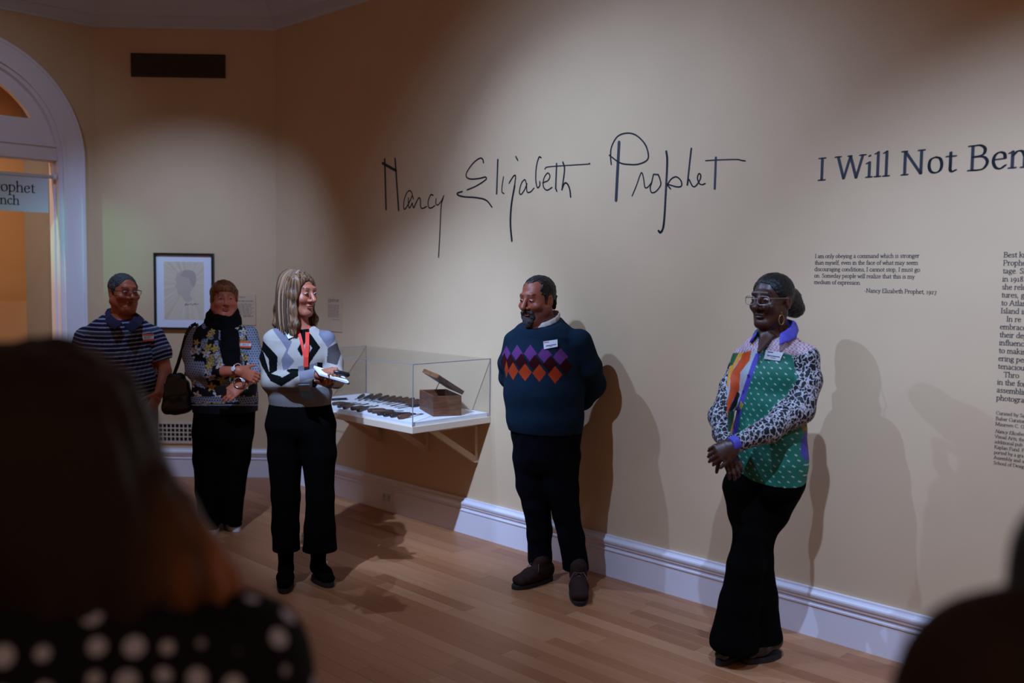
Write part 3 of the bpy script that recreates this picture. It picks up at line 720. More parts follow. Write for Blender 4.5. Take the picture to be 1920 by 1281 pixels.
for i, t in enumerate(R2): polys += text_polys(t, dz / 1.1, a[0], a[1] - dz * i, weight=1.12, seg=3, n=6)
a = pM(1865.8, 811); e_ = pM(1862.5, 870); dz = (a[1] - e_[1]) / 6
for i, t in enumerate(R3): polys += text_polys(t, dz / 1.1, a[0], a[1] - dz * i, weight=1.12, slant=0.25 if i == 0 else 0, seg=3, n=6)
tag(letter_obj('wall_credits', polys, wallM, M_GREYTXT), 'smallest grey credit lines at the lower right of the wall', 'lettering')

# banner in the archway
ban = empty('door_banner', WL(0.9, -0.03, 2.14), 'white hanging banner with black serif lettering in the arched doorway', 'sign')
M_BAN = mat('banner_fabric', (0.66, 0.74, 0.84), 0.8)
s0, s1 = 0.365, 1.655
w = MB(); w.box(WL(s0, -0.032, 2.142), LDIR * (s1 - s0), LN * 0.003, Z * 0.275); w.build('cloth', M_BAN, ban)
w = MB(); w.tube([WL(0.318, -0.03, 2.425), WL(1.70, -0.03, 2.425)], 0.014, 10); w.build('rod', mat('banner_rod', (0.7, 0.74, 0.8), 0.35), ban, smooth=True)
for s_ in (0.318, 1.70):
    w = MB(); w.tube([WL(s_ - 0.012, -0.03, 2.425), WL(s_ + 0.012, -0.03, 2.425)], 0.024, 12); w.build('rod_cap', M_TRIM, ban)
def place_ban(u, v): return WL(0.0 + u, -0.0275, v)
# the lettering reads towards the room: u runs against LDIR
def pL(x, y): P = on_plane(x, y, WL(0, -0.03, 0), LN); return (P - CL) @ LDIR, P[2]
e1, e2 = pL(65.5, 361), pL(36.5, 383.5)
sz = 0.118
letter_obj('lettering', [[(e1[0] + text_width('Nancy Elizabeth Prophet') * sz - u, v) for u, v in p][::-1] for p in text_polys('Nancy Elizabeth Prophet', sz, 0, e1[1] - 0.005, seg=5, n=8) if (e1[0] + text_width('Nancy Elizabeth Prophet') * sz - p[0][0]) < 1.62], place_ban, M_BLACK, ban)
sz = 0.104; t_ = 'I Will Not Bend an Inch'
letter_obj('lettering', [[(e2[0] + text_width(t_) * sz - u, v) for u, v in p][::-1] for p in text_polys(t_, sz, 0, e2[1] - 0.003, seg=5, n=8) if (e2[0] + text_width(t_) * sz - p[0][0]) < 1.62], place_ban, M_BLACK, ban)

# framed drawing
a0, z1 = pB(290, 474); a1, z0 = pB(403, 618.5)
fr_ = empty('framed_drawing', WB((a0 + a1) / 2, 0, z0), 'black framed pale drawing of a head on the back wall', 'picture')
M_FRM = mat('black_frame', (0.008, 0.007, 0.007), 0.35)
bw = 0.017
w = MB()
w.box(WB(a0, 0.001, z0), BDIR * (a0 - a1), BN * 0.032, Z * bw); w.box(WB(a0, 0.001, z1 - bw), BDIR * (a0 - a1), BN * 0.032, Z * bw)
w.box(WB(a0, 0.001, z0 + bw), BDIR * bw, BN * 0.032, Z * (z1 - z0 - 2 * bw)); w.box(WB(a1 + bw, 0.001, z0 + bw), BDIR * bw, BN * 0.032, Z * (z1 - z0 - 2 * bw))
w.build('frame', M_FRM, fr_, bevel=0.0015)
w = MB(); w.box(WB(a0 - bw, 0.001, z0 + bw), BDIR * (a0 - a1 - 2 * bw), BN * 0.012, Z * (z1 - z0 - 2 * bw)); w.build('mat_board', mat('mat_board_white', (0.74, 0.72, 0.80), 0.8), fr_)
da0, dz1 = pB(308, 490.5); da1, dz0 = pB(384, 600)
w = MB(); w.box(WB(da0, 0.013, dz0), BDIR * (da0 - da1), BN * 0.001, Z * (dz1 - dz0))
mdr = bpy.data.materials.new('drawing_paper'); mdr.use_nodes = True; nt = mdr.node_tree; b = nt.nodes['Principled BSDF']; b.inputs['Roughness'].default_value = 0.9
tc = nt.nodes.new('ShaderNodeTexCoord'); hc = WB((da0 + da1) / 2 - 0.03, 0.013, dz0 + (dz1 - dz0) * 0.62)
sb = nt.nodes.new('ShaderNodeVectorMath'); sb.operation = 'SUBTRACT'; sb.inputs[1].default_value = tuple(hc); nt.links.new(tc.outputs['Object'], sb.inputs[0])
sx = nt.nodes.new('ShaderNodeSeparateXYZ'); nt.links.new(sb.outputs[0], sx.inputs[0])
an = nt.nodes.new('ShaderNodeMath'); an.operation = 'ARCTAN2'; nt.links.new(sx.outputs['Z'], an.inputs[0]); nt.links.new(sx.outputs['X'], an.inputs[1])
m1 = nt.nodes.new('ShaderNodeMath'); m1.operation = 'MULTIPLY'; m1.inputs[1].default_value = 4.5; nt.links.new(an.outputs[0], m1.inputs[0])
nz = nt.nodes.new('ShaderNodeTexNoise'); nz.noise_dimensions = '1D'; nz.inputs['Scale'].default_value = 1.6; nz.inputs['Detail'].default_value = 4; nt.links.new(m1.outputs[0], nz.inputs['W'])
cr = nt.nodes.new('ShaderNodeValToRGB'); cr.color_ramp.elements[0].position = 0.32; cr.color_ramp.elements[0].color = (0.60, 0.49, 0.36, 1); cr.color_ramp.elements[1].position = 0.62; cr.color_ramp.elements[1].color = (0.70, 0.58, 0.44, 1)
nt.links.new(nz.outputs[0], cr.inputs[0]); nt.links.new(cr.outputs[0], b.inputs['Base Color'])
w.build('drawing_sheet', mdr, fr_)
def pz(pts, d): return [WB(pB(120 + x / 3.2025, 460 + y / 3.2025)[0], d, pB(120 + x / 3.2025, 460 + y / 3.2025)[1]) for x, y in pts]
head_out = cr_spline([(728, 335), (705, 300), (690, 292), (683, 272), (672, 245), (680, 225), (672, 205), (682, 175), (715, 152), (755, 148), (788, 165), (798, 205), (785, 250), (765, 275), (762, 300), (775, 325), (752, 338), (728, 335)], 5)
w = MB(); w.poly(pz(head_out[:-1], 0.0146), [tuple(range(len(head_out) - 1))]); w.build('head_shading', mat('pencil_wash', (0.54, 0.44, 0.36), 0.9), fr_)
hair_out = cr_spline([(705, 185), (720, 156), (755, 149), (788, 166), (797, 205), (784, 245), (765, 235), (758, 205), (735, 192), (705, 185)], 5)
w = MB(); w.poly(pz(hair_out[:-1], 0.0150), [tuple(range(len(hair_out) - 1))]); w.build('hair_shading', mat('pencil_dark', (0.45, 0.36, 0.31), 0.9), fr_)
polys = []
for st in ([(728, 350), (732, 362), (737, 348), (742, 360), (752, 352)], [(755, 356), (768, 352), (776, 360), (784, 350)], [(788, 358), (790, 348), (796, 356), (812, 352)]):
    P = cr_spline(np.array([pB(120 + x / 3.2025, 460 + y / 3.2025) for x, y in st]), 5); sweep(polys, P, pen(0.003, 0.003, 0, 6))
letter_obj('drawing_signature', polys, lambda u, v: WB(u, 0.0147, v), M_BLACK, fr_)
# two text panels beside the drawing and the case
M_PANEL = mat('panel_card', (0.57, 0.39, 0.255), 0.8); M_PTXT = mat('panel_ink', (0.16, 0.12, 0.10), 0.8)
def panel(name, label, W_, x0, y0, x1, y1, pfun, sgn, rows, inset):
    a0, z1 = pfun(x0, y0); a1, z0 = pfun(x1, y1); o = empty(name, W_((a0 + a1) / 2, 0, z0), label, 'wall label', None)
    dr = W_(1, 0, 0) - W_(0, 0, 0); nn = W_(0, 1, 0) - W_(0, 0, 0)
    w = MB(); w.box(W_(a0, 0.0008, z0), dr * (a1 - a0), nn * 0.005, Z * (z1 - z0)); w.build('card', M_PANEL, o)
    w = MB(); rr = random.Random(3)
    for fy, f0, f1, th_ in rows:
        zz = z1 + (z0 - z1) * fy; u = a0 + (a1 - a0) * f0
        while abs(u - a0) < abs(a1 - a0) * f1:          # word by word
            L = rr.uniform(0.012, 0.035) * sgn
            if abs(u + L - a0) > abs(a1 - a0) * f1: L = a0 + (a1 - a0) * f1 - u
            w.poly([W_(u, 0.0062, zz), W_(u + L, 0.0062, zz), W_(u + L, 0.0062, zz + th_), W_(u, 0.0062, zz + th_)], [(0, 1, 2, 3)]); u += L + 0.006 * sgn
    w.build('text_lines', M_PTXT, o)['kind'] = 'stuff'
rowsA = [(0.10, 0.22, 0.55, 0.006), (0.23, 0.22, 0.88, 0.007)] + [(0.32 + 0.042 * i, 0.22, 0.9 - 0.05 * (i % 3), 0.004) for i in range(9)] + [(0.70, 0.45, 0.9, 0.004), (0.73, 0.45, 0.88, 0.004)]
panel('label_panel', 'tan text panel just right of the framed drawing', WB, 436, 552, 480, 610, pB, -1, rowsA, 0)
rowsB = [(0.10, 0.12, 0.85, 0.006), (0.14, 0.12, 0.8, 0.006), (0.17, 0.12, 0.3, 0.004)] + [(0.25 + 0.042 * i, 0.12, 0.85 - 0.05 * (i % 2), 0.004) for i in range(9)] + [(0.66, 0.4, 0.85, 0.004)]
panel('label_panel', 'tan text panel behind the woman with the red lanyard, left of the case', WM, 613, 556, 642, 623, pM, 1, rowsB, 0)

# ================================================================ display case
SA0, SA1, SD, SZ = 1.22, 2.525, 0.645, 0.80
shelf = empty('display_shelf', WM((SA0 + SA1) / 2, 0, SZ - 0.04), 'white wall-mounted display shelf carrying the clear case', 'shelf')
w = MB(); w.box(WM(SA0, 0.001, SZ - 0.04), MDIR * (SA1 - SA0), MN * SD, Z * 0.04); w.build('shelf_board', M_WHITE, shelf, bevel=0.002)
w = MB(); w.box(WM(SA0 + 0.015, 0.012, SZ), MDIR * (SA1 - SA0 - 0.03), MN * (SD - 0.027), Z * 0.025); w.build('deck_board', M_DECK, shelf, bevel=0.001)
DZ = SZ + 0.025
M_BRK = mat('bracket_paint', (0.60, 0.42, 0.255), 0.8)
for aa in (SA0 + 0.16, SA1 - 0.62, SA1 - 0.13):
    w = MB(); t = 0.022
    zt_ = SZ - 0.0405
    w.prism([WM(aa, 0.001, zt_), WM(aa, 0.42, zt_), WM(aa, 0.42, zt_ - 0.03), WM(aa, 0.001, zt_ - 0.03)], MDIR * t)
    w.prism([WM(aa, 0.001, zt_ - 0.03), WM(aa, 0.03, zt_ - 0.03), WM(aa, 0.03, zt_ - 0.27), WM(aa, 0.001, zt_ - 0.27)], MDIR * t)
    w.prism([WM(aa, 0.03, zt_ - 0.225), WM(aa, 0.03, zt_ - 0.27), WM(aa, 0.41, zt_ - 0.03), WM(aa, 0.345, zt_ - 0.03)], MDIR * t)
    w.build('bracket', M_BRK, shelf)
case = empty('vitrine', WM((SA0 + SA1) / 2, SD / 2, SZ), 'clear acrylic case over the old carving tools', 'display case')
V0, V1, VD, VT, tk = SA0 + 0.003, SA1 - 0.003, SD - 0.003, 1.172, 0.006
M_EDGE = mat('acrylic_edge', (0.25, 0.23, 0.25), 0.25, spec=0.6)
zb = SZ + 0.0005
for nm, o_, ax, ay, az in (('front_panel', WM(V0, VD - tk, zb), MDIR * (V1 - V0), MN * tk, Z * (VT - tk - zb)), ('side_panel', WM(V0, 0.004, zb), MDIR * tk, MN * (VD - tk - 0.0045), Z * (VT - tk - zb)),
                           ('side_panel', WM(V1 - tk, 0.004, zb), MDIR * tk, MN * (VD - tk - 0.0045), Z * (VT - tk - zb)), ('top_panel', WM(V0, 0.004, VT - tk), MDIR * (V1 - V0), MN * (VD - 0.004), Z * tk)):
    w = MB(); w.box(o_, ax, ay, az); w.build(nm, M_GLASS, case)
w = MB(); e = 0.0042
for aa in (V0 - 0.001, V1 - e + 0.001):
    for dd in (0.004, VD - e + 0.001): w.box(WM(aa, dd, zb), MDIR * e, MN * e, Z * (VT - zb))
    w.box(WM(aa, 0.004, VT - 0.004), MDIR * e, MN * (VD - 0.004), Z * 0.005)
w.box(WM(V0, VD - 0.0015, VT - 0.003), MDIR * (V1 - V0), MN * 0.002, Z * 0.0035)
w.build('polished_edges', M_EDGE, case)
# carving tools
M_HW = [mat('tool_handle_dark', (0.030, 0.018, 0.013), 0.45, noise=(30, 0.4, (1, 1, 1))), mat('tool_handle_brown', (0.085, 0.036, 0.020), 0.5, noise=(30, 0.4, (1, 1, 1))), mat('tool_handle_red', (0.15, 0.055, 0.026), 0.5, noise=(30, 0.3, (1, 1, 1)))]
M_STEEL = mat('old_steel', (0.035, 0.034, 0.042), 0.45, metal=0.6)
tools = [  # handle end, ferrule, tip in enlarged tracing units; radius mm; handle wood; kind
 ((665, 218), (545, 282), (482, 308), 11, 0, 'back'), ((842, 218), (672, 286), (560, 328), 11, 0, 'back'), ((1008, 212), (800, 292), (680, 330), 14, 0, 'back'), ((1155, 244), (960, 306), (765, 346), 12, 0, 'back'),
 ((1285, 256), (1060, 326), (838, 356), 12, 1, 'back'), ((1415, 268), (1150, 340), (925, 370), 11, 1, 'back'), ((1545, 280), (1280, 350), (1035, 400), 11, 1, 'back'), ((1668, 296), (1390, 362), (1115, 410), 12, 1, 'back'),
 ((1760, 322), (1480, 380), (1200, 436), 11, 1, 'back'), ((1764, 372), (1530, 420), (1275, 462), 11, 1, 'back'), ((1768, 420), (1600, 445), (1345, 482), 11, 0, 'back'),
 ((40, 400), (250, 372), (520, 368), 12, 1, 'left'), ((152, 450), (362, 396), (600, 384), 12, 0, 'left'), ((262, 478), (452, 418), (712, 400), 12, 1, 'left'), ((415, 495), (640, 455), (842, 430), 13, 1, 'left'), ((540, 530), (750, 466), (918, 437), 12, 0, 'left'),
 ((748, 535), (1060, 508), (1262, 516), 13, 1, 'front'), ((822, 552), (1235, 545), (1452, 530), 13, 1, 'front'), ((935, 598), (1250, 572), (1590, 566), 12, 0, 'front'), ((1062, 624), (1330, 582), (1690, 582), 12, 0, 'front'), ((1205, 643), (1410, 598), (1700, 590), 12, 0, 'front'), ((1358, 668), (1600, 622), (1842, 592), 14, 2, 'front')]
TL = {'back': ['farthest left', 'second from the left', 'third from the left, thick dark handle', 'fourth from the left', 'fifth from the left', 'sixth from the left', 'seventh from the left', 'eighth from the left', 'third from the wooden box', 'second from the wooden box', 'nearest the wooden box'],
      'left': ['farthest left', 'second from the left', 'third from the left', 'fourth from the left, brown handle', 'rightmost, dark handle'],
      'front': ['farthest left', 'second from the left', 'third from the left', 'fourth from the left', 'second from the right', 'rightmost, reddish handle']}
TN = {'back': 'carving tool in the back row of the case, ', 'left': 'carving tool in the case\'s front left cluster, ', 'front': 'carving tool in the front row before the box, '}
cnt = {'back': 0, 'left': 0, 'front': 0}
tp = lambda p, z: on_z(620 + p[0] / 10.667, 720 + p[1] / 10.667, z)
for h0, h1, tip, rad, wood, grp in tools:
    r = rad / 1000; i = cnt[grp]; cnt[grp] += 1
    A_, B_ = tp(h0, DZ + r), tp(h1, DZ + r); T_ = tp(tip, DZ + 0.004)
    o = empty('carving_tool', (A_[0], A_[1], DZ), TN[grp] + TL[grp][i], 'carving tool', 'old carving tools in the case')
    u = unit(B_ - A_); L = np.linalg.norm(B_ - A_)
    w = MB(); fr2 = [(0, 0.72), (0.05, 0.93), (0.15, 1.0), (0.5, 0.97), (0.8, 0.8), (0.95, 0.62), (1.0, 0.55)]
    w.tube([A_ + u * L * f for f, _ in fr2], [r * q for _, q in fr2], 10); w.build('handle', M_HW[wood], o, smooth=True)
    n_ = unit(np.cross(T_ - B_, Z)); bw_ = 0.0035 + 0.0025 * ((i * 7) % 3); zt = 0.0022
    m_ = B_ + (T_ - B_) * 0.55
    w = MB(); w.tube([B_, B_ * 0.7 + m_ * 0.3], [r * 0.55, 0.0035], 8)
    w.hexa([B_ - n_ * 0.003 - Z * zt, B_ + n_ * 0.003 - Z * zt, T_ + n_ * bw_ - Z * zt, T_ - n_ * bw_ - Z * zt], [B_ - n_ * 0.003 + Z * zt, B_ + n_ * 0.003 + Z * zt, T_ + n_ * bw_ * 0.9, T_ - n_ * bw_ * 0.9])
    w.build('blade', M_STEEL, o)
    if grp == 'left' and i in (2, 4):      # looped tip
        w = MB(); w.tube([T_ + unit(T_ - B_) * (0.012 + 0.012 * math.cos(q)) + n_ * 0.008 * math.sin(q) for q in np.linspace(0, 2 * math.pi, 10)], 0.0022, 6, cap=False); w.build('loop_tip', M_STEEL, o)
for k_, (p0, p1) in enumerate((((20, 300), (332, 285)), ((20, 325), (350, 308)))):
    w = MB(); a_, b2 = tp(p0, DZ + 0.0045), tp(p1, DZ + 0.0045); w.tube([a_, a_ * 0.5 + b2 * 0.5, a_ * 0.08 + b2 * 0.92, b2], [0.0042, 0.0042, 0.004, 0.0015], 8)
    tag(w.build('steel_rod', M_STEEL, smooth=True), ('farther' if k_ == 0 else 'nearer') + ' of two thin dark steel rods at the left of the case', 'tool', 'old carving tools in the case')
# tool box with its lid propped open
bp = lambda x, y, z: on_z(740 + x / 10.667, 690 + y / 10.667, z)
Fp, Lp, Rp = bp(770, 978, DZ), bp(495, 820, DZ), bp(1312, 945, DZ)
BH = 0.125
box = empty('wooden_box', (Fp + (Lp - Fp) / 2 + (Rp - Fp) / 2), 'brown wooden tool box with its lid propped open, inside the case', 'box')
M_BX = mat('box_wood', (0.135, 0.044, 0.017), 0.5, noise=(14, 0.45, (1, 1, 5)))
M_BXL = mat('box_lid_edge_lit', (0.26, 0.105, 0.042), 0.5, noise=(14, 0.35, (1, 1, 5)))  # same wood coloured lighter: the lid face that catches the light
M_BXD = mat('box_lid_wood_shaded', (0.055, 0.024, 0.016), 0.5, noise=(14, 0.35, (1, 1, 5)))  # same wood coloured darker: the lid's shaded faces
eL, eR = unit(Lp - Fp), Rp - Fp; eR = unit(eR - eL * (eR @ eL)); wL, wR = np.linalg.norm(Lp - Fp), (Rp - Fp) @ eR; tk = 0.012
for (o_, ax, ay) in ((Fp, eL * wL, eR * tk), (Fp + eR * (wR - tk), eL * wL, eR * tk), (Fp + eR * tk, eL * tk, eR * (wR - 2 * tk)), (Fp + eR * tk + eL * (wL - tk), eL * tk, eR * (wR - 2 * tk))):
    w = MB(); w.box(o_ + Z * 0.001, ax, ay, Z * BH); w.build('side_board', M_BX, box, bevel=0.0012)
w = MB(); w.box(Fp + eR * tk + eL * tk + Z * 0.001, eL * (wL - 2 * tk), eR * (wR - 2 * tk), Z * 0.008); w.build('bottom_board', M_BX, box)
ang = math.radians(33); ld = -eR * math.cos(ang) + Z * math.sin(ang); lnm = eR * math.sin(ang) + Z * math.cos(ang)
Hg = Fp + eR * (wR + 0.004) + Z * (BH + 0.006)
w = MB(); w.box(Hg - eL * 0.003, eL * (wL + 0.006), ld * (wR + 0.012), lnm * 0.026); lid = w.build('lid', M_BXD, box, bevel=0.002)
w = MB(); w.box(Hg - eL * 0.003 + ld * (wR + 0.0122), eL * (wL + 0.006), ld * 0.008, lnm * 0.026); w.build('lid_edge', M_BXL, lid, bevel=0.001)
w = MB(); w.tube([Fp + eL * wL * 0.9 + eR * wR * 0.55 + Z * BH, Hg + eL * wL * 0.9 + ld * wR * 0.42 + lnm * 0.003], 0.0025, 6); w.build('lid_prop', M_STEEL, box)

# ================================================================ people
class Px:
    """a point given by where it shows in the photograph, at a chosen real depth"""
    def __init__(s, D): s.D = D; s.m = D / F_PX
    def __call__(s, x, y, dy=0.0): return at(x, y, s.D + dy)
    def n(s, x, y, rw, rd=None, dy=0.0): return (at(x, y, s.D + dy), (rw * s.m, (rd if rd is not None else rw) * s.m))
class Head:
    def __init__(s, c, yaw, pitch=0.0, scale=1.0, roll=0.0):
        f = np.array([math.sin(yaw) * math.cos(pitch), -math.cos(yaw) * math.cos(pitch), -math.sin(pitch)])
        x = unit(np.cross(f, Z)); z = np.cross(x, f)
        x2 = x * math.cos(roll) + z * math.sin(roll); z2 = -x * math.sin(roll) + z * math.cos(roll)
        s.c, s.M, s.s = np.asarray(c, float), np.stack([x2, f, z2], 1), scale
    def w(s, x, y, z): return s.c + s.M @ (np.array([x, y, z]) * s.s)
    def local(s, V): return ((V - s.c) @ s.M) / s.s
def add_head(F, H, fat=0.0, jaw=1.0, nose=1.0, brow=1.0, lips=1.0, ears=True):
    S = H.s; M = H.M
    def e(c, r, k=0.02, op=1): F.ell(H.w(*c), np.array(r) * S, M, k * S, op)
    def cp(a, b, ra, rb, k=0.012, w=(1, 0, 0), op=1):
        g = lambda r: tuple(q * S for q in (r if hasattr(r, '__len__') else (r, r)))
        F.cap(H.w(*a), H.w(*b), g(ra), g(rb), M @ np.array(w, float), k * S, op)
    e((0, -0.014, 0.035), (0.074, 0.093, 0.080))
    e((0, 0.022, -0.028), (0.061 + fat, 0.064, 0.084), 0.03)
    for q in (-1, 1):
        cp((q * (0.053 + fat), -0.005, -0.052), (q * 0.020 * jaw, 0.062, -0.098), 0.020 + fat * .6, 0.017 + fat * .4, 0.03)
        e((q * 0.037, 0.064, -0.024), (0.023 + fat, 0.020, 0.019), 0.025)
    e((0, 0.064, -0.098), (0.024 * jaw, 0.022, 0.018), 0.02)
    if fat > 0.004: e((0, 0.03, -0.118), (0.05, 0.045, 0.022), 0.03)
    cp((-0.034, 0.079, 0.030), (0.034, 0.079, 0.030), (0.014, 0.011), (0.014, 0.011), 0.016)
    for q in (-1, 1): e((q * 0.031, 0.100, 0.009), (0.0175, 0.0135, 0.0105), 0.010, -1)
    for q in (-1, 1): e((q * 0.031, 0.0775, 0.008), (0.0150, 0.0125, 0.0115), 0.006)
    cp((0, 0.086, 0.018), (0, 0.109 * (0.5 + nose / 2) + 0.001, -0.026), 0.0085, 0.0125 * nose, 0.010)
    for q in (-1, 1): e((q * 0.0125 * nose, 0.094, -0.031), (0.0095 * nose, 0.012, 0.0085), 0.006)
    e((0, 0.0855, -0.0570), (0.0215 * lips, 0.0135, 0.0062), 0.007); e((0, 0.0855, -0.0672), (0.0185 * lips, 0.0135, 0.0070), 0.007)
    cp((-0.014, 0.0965, -0.0620), (0.014, 0.0965, -0.0620), (0.003, 0.0020), (0.003, 0.0020), 0.005, w=(0, 1, 0), op=-1)
    if ears:
        for q in (-1, 1):
            e((q * 0.0775, -0.014, -0.004), (0.0085, 0.019, 0.031), 0.008); e((q * 0.0855, -0.008, 0.0), (0.005, 0.010, 0.017), 0.004, -1)
def skin_tint(V, H, base, lip, brow, beard=None, brow_z=0.0315, blush=None):
    t = tint_of(len(V), base); L = H.local(V); x, y, z = np.abs(L[:, 0]), L[:, 1], L[:, 2]
    face = (y > 0.055) & (x < 0.08) & (np.abs(z) < 0.14)
    arch = brow_z + 0.004 * np.sin(np.clip((x - 0.012) / 0.04, 0, 1) * 2.4)
    m_ = face & (x > 0.012) & (x < 0.047) & (np.abs(z - arch) < 0.0040); t[m_, :3] = 0.3 * t[m_, :3] + 0.7 * np.array(brow)
    lm = (y > 0.083) & ((x / 0.0215) ** 2 + ((z + 0.0622) / 0.0118) ** 2 < 1); t[lm, :3] = lip
    t[(y > 0.083) & (x < 0.0195) & (np.abs(z + 0.0620 - 1.5 * x * x) < 0.0017), :3] = np.array(lip) * 0.22  # shade in the crease between the lips, painted dark
    if blush is not None:
        m = np.exp(-((x - 0.04) ** 2 + (z + 0.03) ** 2) / 0.0006) * (y > 0.03)
        t[:, :3] = t[:, :3] * (1 - 0.5 * m[:, None]) + np.array(blush) * 0.5 * m[:, None]
    if beard is not None: beard(t, L)
    return t
def add_hand(F, wrist, fdir, back, ts, curl=0.5, s=1.0, spread=0.0, thumb=(0.62, 0.7, -0.25), tcurl=0.3):
    """palm, four jointed fingers and a thumb; ts = +1/-1 thumb side along cross(fdir, back)"""
    f = unit(fdir); b = np.asarray(back, float); b = unit(b - f * (b @ f)); lat = np.cross(f, b) * ts; w = np.asarray(wrist, float)
    F.cap(w - f * 0.02 * s, w + f * 0.03 * s, (0.025 * s, 0.018 * s), (0.034 * s, 0.016 * s), lat, 0.015)
    F.cap(w + f * 0.03 * s, w + f * 0.080 * s, (0.034 * s, 0.016 * s), (0.038 * s, 0.0125 * s), lat, 0.012)
    for i, (ln, off) in enumerate(((0.072, 0.030), (0.080, 0.0105), (0.075, -0.0095), (0.058, -0.029))):
        p = w + f * (0.088 - 0.004 * abs(i - 1)) * s + lat * off * s; d = unit(f + lat * spread * (1.5 - i) * 0.3); r = (0.0092 - 0.0006 * (i == 3)) * s
        for j, (fr, rr) in enumerate(((0.45, 1.0), (0.30, 0.9), (0.25, 0.8))):
            a = curl * (0.7 + 0.45 * j) if not hasattr(curl, '__len__') else curl[j]
            nb = unit(b - d * (b @ d)); d = unit(d * math.cos(a) - nb * math.sin(a)); q = p + d * ln * fr * s
            F.cap(p, q, r * rr, r * rr * 0.93, lat, 0.004); p = q
    p = w + f * 0.022 * s + lat * 0.026 * s; d = unit(f * thumb[0] + lat * thumb[1] + b * thumb[2])
    F.cap(p - f * 0.01 * s, p + d * 0.034 * s, 0.0145 * s, 0.0115 * s, lat, 0.012); p = p + d * 0.034 * s
    d = unit(d * math.cos(tcurl) - lat * math.sin(tcurl)); F.cap(p, p + d * 0.032 * s, 0.0108 * s, 0.0085 * s, lat, 0.004); p = p + d * 0.032 * s
    F.cap(p, p + d * 0.018 * s, 0.0088 * s, 0.0072 * s, lat, 0.004)
def part(name, F, m, parent, vox=0.0035, zsteps=None, noise=None, tint=None, smooth=1, label=None, dye=1.0):
    V, Q = F.mesh(vox, zsteps, noise, smooth)
    tt_ = tint(V) if callable(tint) else None
    if tt_ is not None: tt_[:, :3] *= dye
    me = mesh_np(name, V, Q, True, tt_); me.materials.append(m)
    o = link(name, me, None, parent)
    if label: o['label'] = label
    return o
M_EYEW = mat('eye_white', (0.34, 0.29, 0.27), 0.3); M_IRIS = mat('iris_dark', (0.02, 0.012, 0.01), 0.2)
def eyes(H, parent, gaze=0.0):
    for q in (-1, 1):
        c0 = H.w(q * 0.031, 0.0818, 0.0080); w = MB(); S = H.s; r = 0.0108 * S
        f = H.M @ unit(np.array([math.sin(gaze), math.cos(gaze), 0.0])); u = unit(np.cross(f, H.M[:, 2])); v = np.cross(u, f)
        th_ = [0, 0.26, 0.60, 0.85, 1.2, 1.57]; n = 12; rings = [[c0 + r * (math.cos(t) * f + math.sin(t) * (math.cos(a) * u * 1.22 + math.sin(a) * v * 0.60)) for a in np.linspace(0, 2 * math.pi, n, endpoint=False)] for t in th_[1:]]
        pts = [c0 + r * f] + [p for g in rings for p in g]; fc = [(0, 1 + j, 1 + (j + 1) % n) for j in range(n)]
        for i in range(4): fc += [(1 + i * n + j, 1 + (i + 1) * n + j, 1 + (i + 1) * n + (j + 1) % n, 1 + i * n + (j + 1) % n) for j in range(n)]
        w.poly(pts, fc); me = w.mesh('eye', True); me.materials.append(M_EYEW); me.materials.append(M_IRIS)
        for i, p in enumerate(me.polygons): p.material_index = 1 if i < n + n else 0
        link('eye', me, None, parent)
def glasses(H, parent, m, rim=0.0016, halfw=0.062, hh=0.017, arm_m=None, lens_w=0.026, drop=0.0):
    o = None; S = H.s; yf = 0.113
    w = MB()
    for q in (-1, 1):
        cx_ = q * 0.0335; pts = []
        for a in np.linspace(0, 2 * math.pi, 25):
            ca, sa = math.cos(a), math.sin(a); ex = lens_w * np.sign(ca) * abs(ca) ** 0.6; ez = hh * np.sign(sa) * abs(sa) ** 0.6
            pts.append(H.w(cx_ + ex, yf - 0.010 * (abs(cx_ + ex) / 0.06) ** 2, 0.004 + ez - drop))
        w.tube(pts, rim * S, 6, cap=False)
    w.tube([H.w(-0.009, yf, 0.010 - drop), H.w(0, yf + 0.002, 0.013 - drop), H.w(0.009, yf, 0.010 - drop)], rim * S, 6)
    g = w.build('glasses', m, parent, smooth=True)
    for q in (-1, 1):
        w = MB(); w.tube([H.w(q * (0.0335 + lens_w), yf - 0.011, 0.014 - drop), H.w(q * 0.074, 0.085, 0.014 - drop), H.w(q * 0.0795, 0.02, 0.013 - drop * .5), H.w(q * 0.081, -0.012, 0.012), H.w(q * 0.080, -0.035, -0.006)], rim * 1.05 * S, 6)
        w.build('temple', arm_m or m, g, smooth=True)
        w = MB(); cx_ = q * 0.0335; P = []
        for a in np.linspace(0, 2 * math.pi, 24, endpoint=False):
            ca, sa = math.cos(a), math.sin(a); P.append(H.w(cx_ + lens_w * np.sign(ca) * abs(ca) ** 0.6, yf - 0.005, 0.004 + hh * np.sign(sa) * abs(sa) ** 0.6 - drop))
        w.poly(P, [tuple(range(24))]); w.build('lens', M_GLASS, g)
    return g
